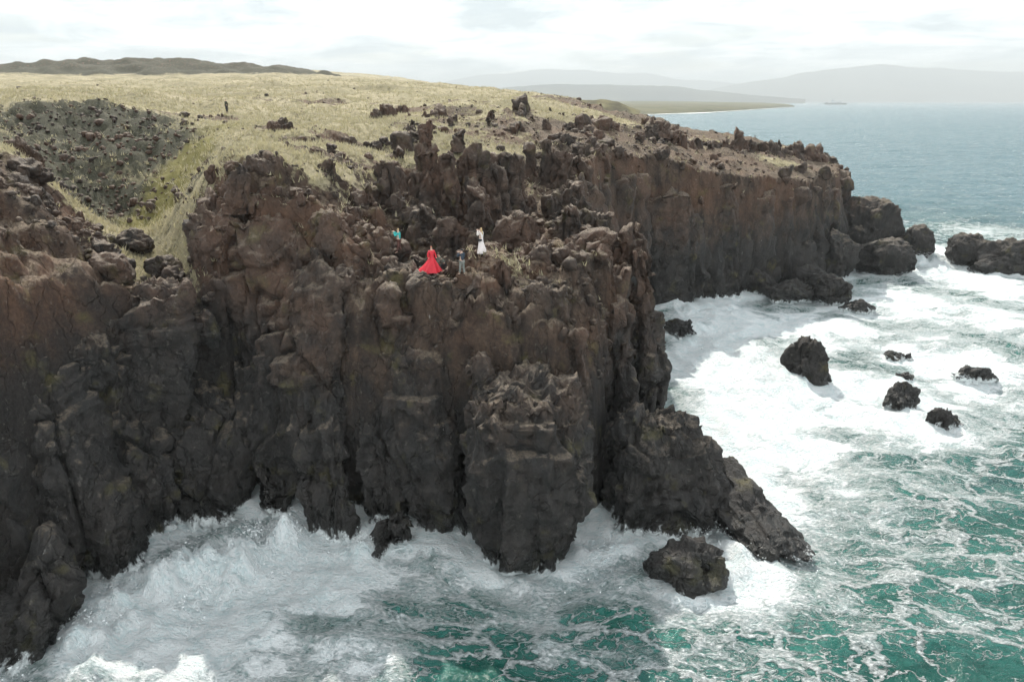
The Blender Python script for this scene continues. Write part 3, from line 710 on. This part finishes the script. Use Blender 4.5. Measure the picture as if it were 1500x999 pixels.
foam = foam_field(sx, sy, sdist)
P = np.c_[sx, sy, np.zeros(len(sx))].astype(np.float32)
rad = R.ravel()
lod = 1 - smooth(120, 420, rad)
wz = lod * (0.42 * fbm(P / np.array([9, 6, 1], np.float32), 3, 61) + 0.16 * ridged(P / np.array([3.4, 2.4, 1], np.float32), 3, 62) - .05)
wz += smooth(.45, 1, foam) * lod * (0.26 * ridged(P / 2.4, 3, 63) + 0.06 * fbm(P / .6, 2, 64))
for px, py, r, hgt in SPL:
    c = water(px, py); u = r / F * depth_of(c)
    g = np.exp(-(((sx - c[0]) / u) ** 2 + ((sy - c[1]) / (u * 1.1)) ** 2))
    wz += g * hgt * (0.75 + 0.42 * fbm(P / 1.3, 4, 71, .6))
wz += (1 - lod) * (1 - smooth(400, 3000, rad)) * 0.45 * fbm(P / np.array([22, 12, 1], np.float32), 3, 66)
fc = grid_faces(len(rr), len(th))[:, ::-1]
keep = ~((sdist[fc] > 4).all(1) & (rad[fc] < 900).all(1))
sea = mesh_obj('sea', np.c_[sx, sy, wz], fc[keep], SEA, smooth_shade=True, attrs={'foam': foam, 'calm': smooth(90, 260, rad)})
tag(sea, 'green sea with white surf round the rocks and blue-grey open water beyond', kind='structure')

# drops thrown up where the swell breaks
def spray():
    rg = np.random.default_rng(77); cs = []
    for px, py, r, hgt in SPL:
        c = water(px, py); u = r / F * depth_of(c); n = int(600 * min(2.0, hgt) * u)
        xy = rg.normal(0, .85, (n, 2)) * u; g = np.exp(-(xy ** 2).sum(1) / u ** 2)
        z = hgt * g * .9 + np.abs(rg.normal(0, .35, n)) * hgt * .6
        cs.append(np.c_[c[0] + xy[:, 0], c[1] + xy[:, 1], z])
    C = np.concatenate(cs); C = C[(coast_dist(C[:, 0], C[:, 1]) < .5)]
    sz = np.exp(rg.normal(math.log(.018), .45, len(C)))
    o8 = np.array([(1, 1, 1), (-1, -1, 1), (-1, 1, -1), (1, -1, -1)], float)
    f8 = np.array([(0, 2, 1), (0, 1, 3), (0, 3, 2), (1, 2, 3)])
    V = (C[:, None] + o8[None] * sz[:, None, None]).reshape(-1, 3); f = (f8[None] + 4 * np.arange(len(C))[:, None, None]).reshape(-1, 3)
    o = mesh_obj('sea_spray', V, f, flat_mat('spray_drops', (.86, .89, .89), .5, .05)); tag(o, 'white drops of spray over the breaking surf', kind='stuff')
    print('SPRAY', len(C))
spray()

# ------------------------------------------------------------------ far land
def hill(name, pts, Yd, thick, mat, label, seed, rough=.06, base=0):
    """a ridge whose skyline passes pts (px, py) at distance Yd"""
    px = np.array([p[0] for p in pts]); py = np.array([p[1] for p in pts])
    xs = np.linspace(px[0], px[-1], 220); ys = np.interp(xs, px, py)
    k = np.ones(7) / 7; ys = np.convolve(np.pad(ys, 3, 'edge'), k, 'valid')
    top = np.array([at(a, b, Yd) for a, b in zip(xs, ys)])
    nv = 40; t = np.linspace(-1, 1, nv)
    prof = np.cos(t * math.pi / 2) ** 1.1
    V = np.empty((nv, len(xs), 3))
    for i in range(nv):
        V[i, :, 0] = top[:, 0] * (1 + t[i] * thick / Yd); V[i, :, 1] = Yd + t[i] * thick
        V[i, :, 2] = base - 3 + (top[:, 2] - base + 3) * prof[i]
    fl = V.reshape(-1, 3).astype(np.float32); sc = thick * .35
    n = fbm(np.c_[fl[:, 0] / sc, fl[:, 1] / sc * .6, fl[:, 2] * 0], 5, seed, .55)
    fl[:, 2] += n * rough * np.maximum(fl[:, 2] - base, 0)
    o = mesh_obj(name, fl, grid_faces(nv, len(xs)), mat, None, True); tag(o, label, kind='structure'); return o
HM = hill_mat('mountain_ground', (0.06, 0.065, 0.055), (0.10, 0.10, 0.075), 0.0012)
hill('mountain', [(900,147),(1000,141),(1060,128),(1130,116),(1200,106),(1280,97),(1340,100),(1420,106),(1470,108),(1530,104),(1620,112),(1760,140)], 13000, 2200, HM, 'broad pale mountain on the right horizon behind the ship', 81)
hill('mountain', [(540,147),(620,128),(700,112),(760,106),(850,103),(930,108),(1000,117),(1080,124),(1150,120),(1230,130),(1320,147)], 17000, 2200, HM, 'faint far mountain range over the middle of the horizon', 82)
hill('low_hill', [(640,147),(720,130),(800,123),(900,124),(1000,128),(1060,136),(1120,141),(1180,146)], 7500, 900, HM, 'low hazy hill behind the green peninsula', 83)
PM = hill_mat('peninsula_ground', (0.10, 0.10, 0.06), (0.16, 0.145, 0.09), 0.012)
def peninsula():
    # flat tongue of land, its shore line surveyed in pixels on the water
    shore = [(905,171),(940,169),(985,167.5),(1040,165.5),(1095,162),(1135,159),(1165,157),(1150,155.6),(1090,154),(1000,152.4),(900,151.5),(760,151)]
    w = np.array([water(*p) for p in shore]); c = w.mean(0)
    rings = [(1, -2), (.992, 4), (.96, 9), (.8, 13), (.4, 18), (0, 20)]
    pts, n = [], 16
    dense = np.array([w[i] + (w[(i + 1) % len(w)] - w[i]) * k / n for i in range(len(w)) for k in range(n)])
    for s_, z in rings: pts.append(np.c_[c[0] + (dense[:, 0] - c[0]) * s_, c[1] + (dense[:, 1] - c[1]) * s_, np.full(len(dense), z) + .0])
    V = np.array(pts); V[2:, :, 2] += 3 * fbm((V[2:].reshape(-1, 3) / 180).astype(np.float32), 4, 90).reshape(V[2:].shape[:2])
    o = mesh_obj('peninsula', V.reshape(-1, 3), grid_faces(len(rings), len(dense), True), PM)
    tag(o, 'low green and brown peninsula with a surf line reaching out under the ship', kind='structure')
    s = NT('shore_break'); s.put(s.b.inputs['Base Color'], s.mix(s.ramp(s.noise(.02, 5, .6), .35, .6), (.5, .62, .62), (.9, .9, .9)))
    m = 7 * n; inner = dense[:m]; off = 0.5 + 1.0 * (fbm((inner / 120).astype(np.float32), 3, 91) * .5 + .5)
    d = inner / np.linalg.norm(inner, axis=1, keepdims=True)
    wdt = (60 * off)[:, None]
    V2 = np.stack([inner + d * 15, inner - d * wdt], 0); V2[..., 2] = .9
    o2 = mesh_obj('shore_break', V2.reshape(-1, 3), grid_faces(2, m), s.m); tag(o2, 'thin white line of surf along the peninsula shore', kind='stuff')
peninsula()
hill('headland', [(838,152),(850,146),(880,147),(905,150),(922,156),(938,163)], 900, 90, hill_mat('headland_ground', (0.07, 0.06, 0.035), (0.16, 0.14, 0.07), 0.05), 'steep brown headland beyond the plateau edge', 85)

# ------------------------------------------------------------------ ship
def box(name, parent, x0, x1, y0, y1, z0, z1, mat, taper=0.0):
    v = [(x0, y0, z0), (x1, y0, z0), (x1, y1, z0), (x0, y1, z0), (x0 - taper, y0, z1), (x1 + taper, y0, z1), (x1 + taper, y1, z1), (x0 - taper, y1, z1)]
    return mesh_obj(name, v, [(0, 3, 2, 1), (4, 5, 6, 7), (0, 1, 5, 4), (1, 2, 6, 5), (2, 3, 7, 6), (3, 0, 4, 7)], mat, parent, False)
def ship():
    p = water(1224, 153.6)
    r = empty('ferry', (p[0], p[1], 0)); tag(r, 'small ferry with dark hull and white upper decks on the horizon', 'ship')
    L = 33 / F * depth_of(p) / 2; k = L / 70
    hullm, whm, glm, fun = flat_mat('hull_paint', (.015, .02, .024), .7), flat_mat('white_paint', (.75, .77, .77), .4), flat_mat('ship_glass', (.05, .07, .09), .15), flat_mat('funnel_paint', (.2, .3, .4), .5)
    n = 24; xs = np.linspace(-L, L, n); hw = 9 * k * np.minimum(1, 2.6 * (1 - np.abs(xs / L) ** 5) + .04)
    V, z = [], [(-2, .8), (3 * k, .95), (9 * k, 1.0)]
    for zz_, s_ in z: V.append(np.r_[np.c_[xs, -hw * s_, np.full(n, zz_)], np.c_[xs[::-1], hw[::-1] * s_, np.full(n, zz_)]])
    m = len(V[0]); fcs = [tuple(int(q) for q in row) for row in grid_faces(3, m, True)] + [tuple(range(2 * m, 3 * m))]
    mesh_obj('hull', np.concatenate(V), fcs, hullm, r, False)
    box('deck_house', r, -38 * k, 34 * k, -7 * k, 7 * k, 9.02 * k, 15 * k, whm)
    box('deck_house', r, -34 * k, 28 * k, -6.4 * k, 6.4 * k, 15.02 * k, 19 * k, whm)
    bd = box('bridge', r, 10 * k, 30 * k, -7.5 * k, 7.5 * k, 19.02 * k, 23 * k, whm)
    for i in range(12): box('window', r, (-32 + 5.4 * i) * k, (-29 + 5.4 * i) * k, -7.1 * k, -6.9 * k, 11 * k, 13 * k, glm)
    box('bridge_window', bd, 11 * k, 29 * k, -7.62 * k, -7.4 * k, 20.6 * k, 22 * k, glm)
    box('funnel', r, -26 * k, -18 * k, -3 * k, 3 * k, 19.02 * k, 27 * k, fun)
    box('mast', r, 19 * k, 20 * k, -.5 * k, .5 * k, 23.02 * k, 32 * k, whm); box('mast', r, -54 * k, -53 * k, -.5 * k, .5 * k, 9.02 * k, 20 * k, whm)
    box('foredeck_winch', r, 48 * k, 54 * k, -3 * k, 3 * k, 9.02 * k, 12 * k, whm); box('stern_ramp', r, -60 * k, -56 * k, -6 * k, 6 * k, 9.02 * k, 14 * k, hullm)
ship()

# ------------------------------------------------------------------ rubble and grass on the plateau
def protos(n, seed, tris):
    out = []
    for i in range(n):
        rg = np.random.default_rng(seed + i); V, f = boulder_mesh((1, rg.uniform(.7, 1), rg.uniform(.6, 1.25)), seed + i, tris, 9, .6, 1.0)
        me = mesh_obj('lava_rock', V, f, ROCK); d = me.data; bpy.data.objects.remove(me); out.append(d)
    return out
rng = np.random.default_rng(12)
def scatter(N, ylo, yhi, wt):
    y = np.exp(rng.uniform(math.log(ylo), math.log(yhi), N)); x = (rng.uniform(-.95, .55, N)) * y
    z, d, rk, sc, ol = land_full(x, y)
    p = wt(d, rk, sc, ol); k = (rng.random(N) < p) & (d > 3.5) & (z > 6)
    return x[k], y[k], z[k], rk[k], sc[k]
# nearest and largest: objects of their own
PR = protos(8, 700, 12)
xs, ys, zs, rk, sc = scatter(2600, 44, 135, lambda d, r, s_, o: np.clip(smooth(.3, .8, r) * .9 + smooth(.3, .8, s_) * .04 + .02, 0, 1))
sz = np.exp(rng.normal(math.log(.42), .42, len(xs))) * (.7 + .5 * rk)
order = np.argsort(-sz / ys)[:300]
for i in order:
    o = bpy.data.objects.new('lava_rock', PR[int(rng.integers(8))]); COL.objects.link(o)
    s_ = sz[i]; o.location = (xs[i], ys[i], zs[i] + s_ * .25); o.scale = (s_, s_, s_ * rng.uniform(.7, 1.5)); o.rotation_euler = (rng.uniform(-.3, .3), rng.uniform(-.3, .3), rng.uniform(0, 6.3))
    tag(o, 'rough dark lava rock among the many littering the plateau top', 'rock', 'loose lava rocks strewn over the plateau')
# the rest: one mass of rubble
def rubble(name, n, ylo, yhi, wt, s0, label, zoff=.05):
    x, y, z, rk, sc = scatter(n, ylo, yhi, wt)
    v0, f0 = cube_sphere(3); M = len(v0); s = np.exp(rng.normal(math.log(s0), .5, len(x)))
    a = rng.uniform(0, 6.283, len(x)); j = 1 + .35 * (rng.random((len(x), M)) - .5)
    sc3 = np.stack([s * rng.uniform(.7, 1.2, len(x)), s * rng.uniform(.7, 1.2, len(x)), s * rng.uniform(.6, 1.2, len(x))], 1)
    L = v0[None] * j[..., None] * sc3[:, None]
    V = np.stack([L[..., 0] * np.cos(a)[:, None] - L[..., 1] * np.sin(a)[:, None] + x[:, None], L[..., 0] * np.sin(a)[:, None] + L[..., 1] * np.cos(a)[:, None] + y[:, None], L[..., 2] + (z + s * zoff)[:, None]], -1)
    f = (f0[None] + (np.arange(len(x)) * M)[:, None, None]).reshape(-1, 4)
    o = mesh_obj(name, V.reshape(-1, 3), f, ROCK, None, False); tag(o, label, kind='stuff')
rubble('rubble', 46000, 42, 230, lambda d, r, s_, o: np.clip(smooth(.25, .8, r) * .5 + smooth(.25, .8, s_) * .8 + .012, 0, 1), .14, 'small dark stones scattered over the rocky plateau edge')
def grass(name, n, ylo, yhi, label):
    x, y, z, rk, sc = scatter(n, ylo, yhi, lambda d, r, s_, o: np.clip(1 - smooth(.3, .75, r) * .93, 0, 1) * np.clip(1 - s_ * 1.15, 0, 1))
    K = 5; N = len(x); h = rng.uniform(.15, .5, (N, K)); a = rng.uniform(0, 6.283, (N, K)); w = rng.uniform(.03, .08, (N, K)); le = rng.uniform(.1, .45, (N, K))
    ox, oy = x[:, None] + rng.normal(0, .16, (N, K)), y[:, None] + rng.normal(0, .16, (N, K)); zb = np.repeat(z[:, None] - .05, K, 1)
    ca, sa = np.cos(a), np.sin(a)
    A = np.stack([ox - sa * w, oy + ca * w, zb], -1); Bq = np.stack([ox + sa * w, oy - ca * w, zb], -1); Cq = np.stack([ox + ca * le, oy + sa * le, zb + h], -1)
    V = np.stack([A, Bq, Cq], 2).reshape(-1, 3); f = np.arange(len(V)).reshape(-1, 3)
    s = NT('dry_grass'); s.put(s.b.inputs['Base Color'], s.mix(s.ramp(s.noise(.3, 4), .35, .65), (.44, .39, .27), (.31, .28, .18))); s.b.inputs['Roughness'].default_value = .8
    tr = s.n.new('ShaderNodeBsdfTranslucent'); tr.inputs[0].default_value = (.36, .33, .20, 1); mx = s.n.new('ShaderNodeMixShader'); mx.inputs[0].default_value = .4
    s.l.new(s.b.outputs[0], mx.inputs[1]); s.l.new(tr.outputs[0], mx.inputs[2]); s.l.new(mx.outputs[0], s.out.inputs[0])
    o = mesh_obj(name, V, f, s.m, None, False); tag(o, label, kind='stuff')
grass('dry_grass', 60000, 44, 260, 'tufts of dry pale grass covering the plateau')

# ------------------------------------------------------------------ people on the rocks
SKIN_M = flat_mat('skin', (.55, .36, .27), .6, .06)
def skin_mesh(name, chains, mat, parent, sub=1):
    """chains: lists of (x, y, z, radius); points that coincide are shared"""
    vs, rs, es, idx = [], [], [], {}
    for ch in chains:
        prev = None
        for x, y, z, r in ch:
            key = (round(x, 4), round(y, 4), round(z, 4))
            if key not in idx: idx[key] = len(vs); vs.append((x, y, z)); rs.append(r)
            i = idx[key]
            if prev is not None and prev != i: es.append((prev, i))
            prev = i
    me = bpy.data.meshes.new(name); me.from_pydata(vs, es, []); me.materials.append(mat)
    o = bpy.data.objects.new(name, me); COL.objects.link(o); o.parent = parent
    m = o.modifiers.new('skin', 'SKIN'); m.use_smooth_shade = True
    if not me.skin_vertices: me.attributes  # layer is made by the modifier
    for i, sv in enumerate(me.skin_vertices[0].data):
        rr_ = rs[i]; sv.radius = rr_ if isinstance(rr_, tuple) else (rr_, rr_); sv.use_root = (i == 0)
    m2 = o.modifiers.new('round', 'SUBSURF'); m2.levels = sub; m2.render_levels = sub
    return o
def person(loc, face, label, top_m, leg_m, hair_m, arms, legs, lean=0.0, crouch=0.0, top_len=.86, name='person', hair_long=False, shoe_m=None):
    """arms/legs: per side (elbow, wrist) and (knee, ankle); origin at the feet, facing +y turned by face"""
    r = empty(name, loc, face); tag(r, label, 'person')
    d = -crouch
    P0 = (0, 0, .93 + d); S1 = (0, lean * .35, 1.12 + d); S2 = (0, lean * .75, 1.33 + d); NK = (0, lean, 1.47 + d); HB = (0, lean * 1.08 + .01, 1.54 + d); HT = (0, lean * 1.15 + .015, 1.66 + d)
    ch = [[(*P0, .125), (*S1, .115), (*S2, .135), (*NK, .055), (*HB, .075), (*HT, .085)]]
    tch = [[(*P0, .15), (*S1, .145), (*S2, .165), (NK[0], NK[1], NK[2] - .02, .075)]]
    lch = []
    for sx_, (el, wr), (kn, an) in zip((-1, 1), arms, legs):
        sh = (sx_ * .17, lean * .85, 1.39 + d)
        ch.append([(*S2, .135), (*sh, .058), (*el, .043), (*wr, .030), (wr[0] * 1.0, wr[1] + .05, wr[2] + .03, .034)])
        tch.append([(*S2, .165), (*sh, .082), (*el, .062), (*wr, .048)])
        pal = (wr[0], wr[1] + .05, wr[2] + .03)
        for k in range(4): ch.append([(*pal, .034), (pal[0] + (k - 1.5) * .016, pal[1] + .045, pal[2] + .022, .009), (pal[0] + (k - 1.5) * .017, pal[1] + .075 - abs(k - 1.4) * .008, pal[2] + .012, .008)])
        ch.append([(*pal, .034), (pal[0] - sx_ * .04, pal[1] + .01, pal[2] + .015, .010), (pal[0] - sx_ * .05, pal[1] + .035, pal[2] + .02, .009)])
        hp = (sx_ * .09, 0, .88 + d)
        ch.append([(*P0, .125), (*hp, .085), (*kn, .055), (*an, .038), (an[0] + sx_ * .02, an[1] + .14, an[2] - .04, .035)])
        lch.append([(P0[0], P0[1], P0[2] - .02, .135), (*hp, .105), (*kn, .075), (an[0], an[1], an[2] + .04, .058)])
    b = skin_mesh('body', ch, SKIN_M, r)
    skin_mesh('jacket', tch, top_m, r)
    if leg_m: skin_mesh('trousers', lch, leg_m, r)
    for (kn, an) in legs: skin_mesh('shoe', [[(an[0], an[1] - .03, an[2] - .03, .05), (an[0], an[1] + .08, an[2] - .045, .05), (an[0], an[1] + .17, an[2] - .05, .035)]], shoe_m or DARK_M, r)
    hc = [[(HT[0], HT[1] - .035, HT[2] - .1, .07), (HT[0], HT[1] - .02, HT[2] + .005, .088), (HT[0], HT[1] + .03, HT[2] + .035, .06)]]
    if hair_long: hc.append([(HT[0], HT[1] - .035, HT[2] - .1, .07), (HT[0], HT[1] - .09, HT[2] - .25, .065), (HT[0] + .03, HT[1] - .12, HT[2] - .42, .04)])
    skin_mesh('hair', hc, hair_m, r)
    v, f = cube_sphere(3)
    for sx_ in (-1, 1): mesh_obj('eye', v * .012 + np.array((sx_ * .032, HT[1] + .078, HT[2] - .045)), f, DARK_M, b)
    mesh_obj('nose', v * np.array((.012, .02, .022)) + np.array((0, HT[1] + .085, HT[2] - .075)), f, SKIN_M, b)
    mesh_obj('mouth', v * np.array((.022, .008, .006)) + np.array((0, HT[1] + .072, HT[2] - .115)), f, LIP_M, b)
    return r
DARK_M = flat_mat('dark_cloth', (.02, .022, .025), .8); LIP_M = flat_mat('lips', (.4, .12, .1), .5)
NAVY_M = flat_mat('navy_cloth', (.025, .04, .06), .8); TEAL_M = flat_mat('turquoise_cloth', (.03, .42, .40), .7); OLIVE_M = flat_mat('olive_cloth', (.045, .05, .03), .85)
GREY_M = flat_mat('grey_cloth', (.20, .21, .19), .85); RUST_M = flat_mat('rust_cloth', (.10, .045, .035), .85); RED_M = flat_mat('red_silk', (.62, .012, .03), .45, .25, 2.0)
WHITE_M = flat_mat('white_cloth', (.75, .70, .66), .8); PINK_M = flat_mat('pale_pink_cloth', (.78, .71, .69), .75); BLOND_M = flat_mat('blond_hair', (.45, .32, .15), .6); BROWN_M = flat_mat('brown_hair', (.09, .05, .03), .6); RHAIR_M = flat_mat('auburn_hair', (.30, .09, .04), .6)
SAGE_M = flat_mat('sage_cloth', (.13, .17, .14), .85); BLACK_M = flat_mat('camera_body', (.012, .012, .013), .4)
def skirt(r, name, mat, z_top, r_top, r_bot, train, seed, n=72, m=26, drop=0.0):
    """a gathered skirt with folds; train = (x, y) sweep of its hem along the ground"""
    u = np.linspace(0, 2 * math.pi, n, endpoint=False); t = np.linspace(0, 1, m)
    V = np.empty((m, n, 3))
    for i, a in enumerate(t):
        rad = r_top + (r_bot - r_top) * a ** 1.25
        fold = 1 + .16 * a * np.sin(u * 9 + 1.3 * seed + 1.5 * a) + .08 * a * np.sin(u * 17 + seed)
        tx = np.maximum(0, np.cos(u) * train[0] + np.sin(u) * train[1]) * a ** 2.2
        L = math.hypot(*train) or 1
        V[i, :, 0] = rad * fold * np.cos(u) + tx * train[0] / L; V[i, :, 1] = rad * fold * np.sin(u) * .85 + tx * train[1] / L
        V[i, :, 2] = z_top * (1 - a) ** .92 + .02 - drop * a * tx
    return mesh_obj(name, V.reshape(-1, 3), grid_faces(m, n, True), mat, r, True)
def camera_prop(x, y, z):
    r = empty('camera_in_hands', (x, y, z)); return r
bpy.context.view_layer.update()
DG = bpy.context.evaluated_depsgraph_get()
def stand(px, py, tall_px=None):
    """where the sight line to (px, py) meets the rock"""
    u, y, z = ray(px, py)
    ok, hit, nrm_, *_ = S.ray_cast(DG, Vector((0, 0, CAM_Z)), Vector((u, y, z)).normalized())
    print('STAND', px, py, [round(c, 2) for c in hit], 'scale px/1.7m', round(1650 / depth_of(hit), 1))
    p = hit
    return (p[0], p[1], p[2] - .02)
ST = [((-.11, .48), (-.11, .08)), ]
def legs_straight(w=.1, stride=.0): return (((-w, .02, .49), (-w - .01, stride, .09)), ((w, .02, .49), (w + .01, -stride, .09)))
arms_down = (((-.25, -.02, 1.12), (-.26, .06, .88)), ((.25, -.02, 1.12), (.26, .06, .88)))
def arms_up(z=1.5, y=.24): return (((-.24, .14, 1.22), (-.06, y, z)), ((.24, .14, 1.22), (.06, y, z)))
# lookout on the plateau
person(stand(333, 166), math.radians(150), 'distant person in dark clothes standing alone on the grassy plateau', OLIVE_M, DARK_M, BROWN_M, arms_down, legs_straight(.12, .05))
# turquoise jacket, hands raised to the face, looking left
person(stand(585, 371), math.radians(75), 'person in turquoise jacket facing left with hands raised to the face', TEAL_M, RUST_M, BLOND_M, arms_up(1.48, .30), legs_straight(.12, .12))
# red dress
q = stand(633, 398)
rd = person(q, math.radians(200), 'person in a long flowing red dress with a train spread over the rock', RED_M, None, RHAIR_M, (((-.26, -.02, 1.15), (-.30, .10, .92)), ((.26, .02, 1.15), (.24, .16, .95))), legs_straight(), hair_long=True)
skirt(rd, 'dress_skirt', RED_M, 1.08, .15, .62, (.55, .12), 2)
# helper bending beside the dress
person(stand(651, 397), math.radians(110), 'person in dark grey green crouching right behind the red dress', SAGE_M, DARK_M, BROWN_M, (((-.2, .42, .72), (-.12, .55, .5)), ((.2, .42, .72), (.12, .55, .5))), (((-.14, .30, .42), (-.13, .02, .09)), ((.14, .30, .42), (.13, .02, .09))), lean=.34, crouch=.42)
# photographer in navy
person(stand(677, 403), math.radians(40), 'person in navy jacket and pale grey trousers facing the red dress', NAVY_M, GREY_M, DARK_M, arms_up(1.46, .26), legs_straight(.13, .08))
# white outfit
q = stand(705, 371)
wp = person(q, math.radians(60), 'blond person in a white patterned top and long pale skirt with raised arms', WHITE_M, DARK_M, BLOND_M, arms_up(1.52, .22), legs_straight(.1), hair_long=True)
skirt(wp, 'skirt', PINK_M, 1.0, .15, .27, (.12, -.1), 5)

# ------------------------------------------------------------------ haze
s = bpy.data.materials.new('sea_haze'); s.use_nodes = True; s.node_tree.nodes.clear()
ho = s.node_tree.nodes.new('ShaderNodeOutputMaterial'); hv = s.node_tree.nodes.new('ShaderNodeVolumePrincipled')
hv.inputs['Color'].default_value = (.80, .85, .87, 1); hv.inputs['Density'].default_value = 1.6e-4; hv.inputs['Anisotropy'].default_value = 0.0
s.node_tree.links.new(hv.outputs[0], ho.inputs['Volume'])
hz_ = box('haze', None, -32000, 32000, -2000, 30000, -9, 680, s); tag(hz_, 'thin sea haze over the whole coast', kind='stuff')
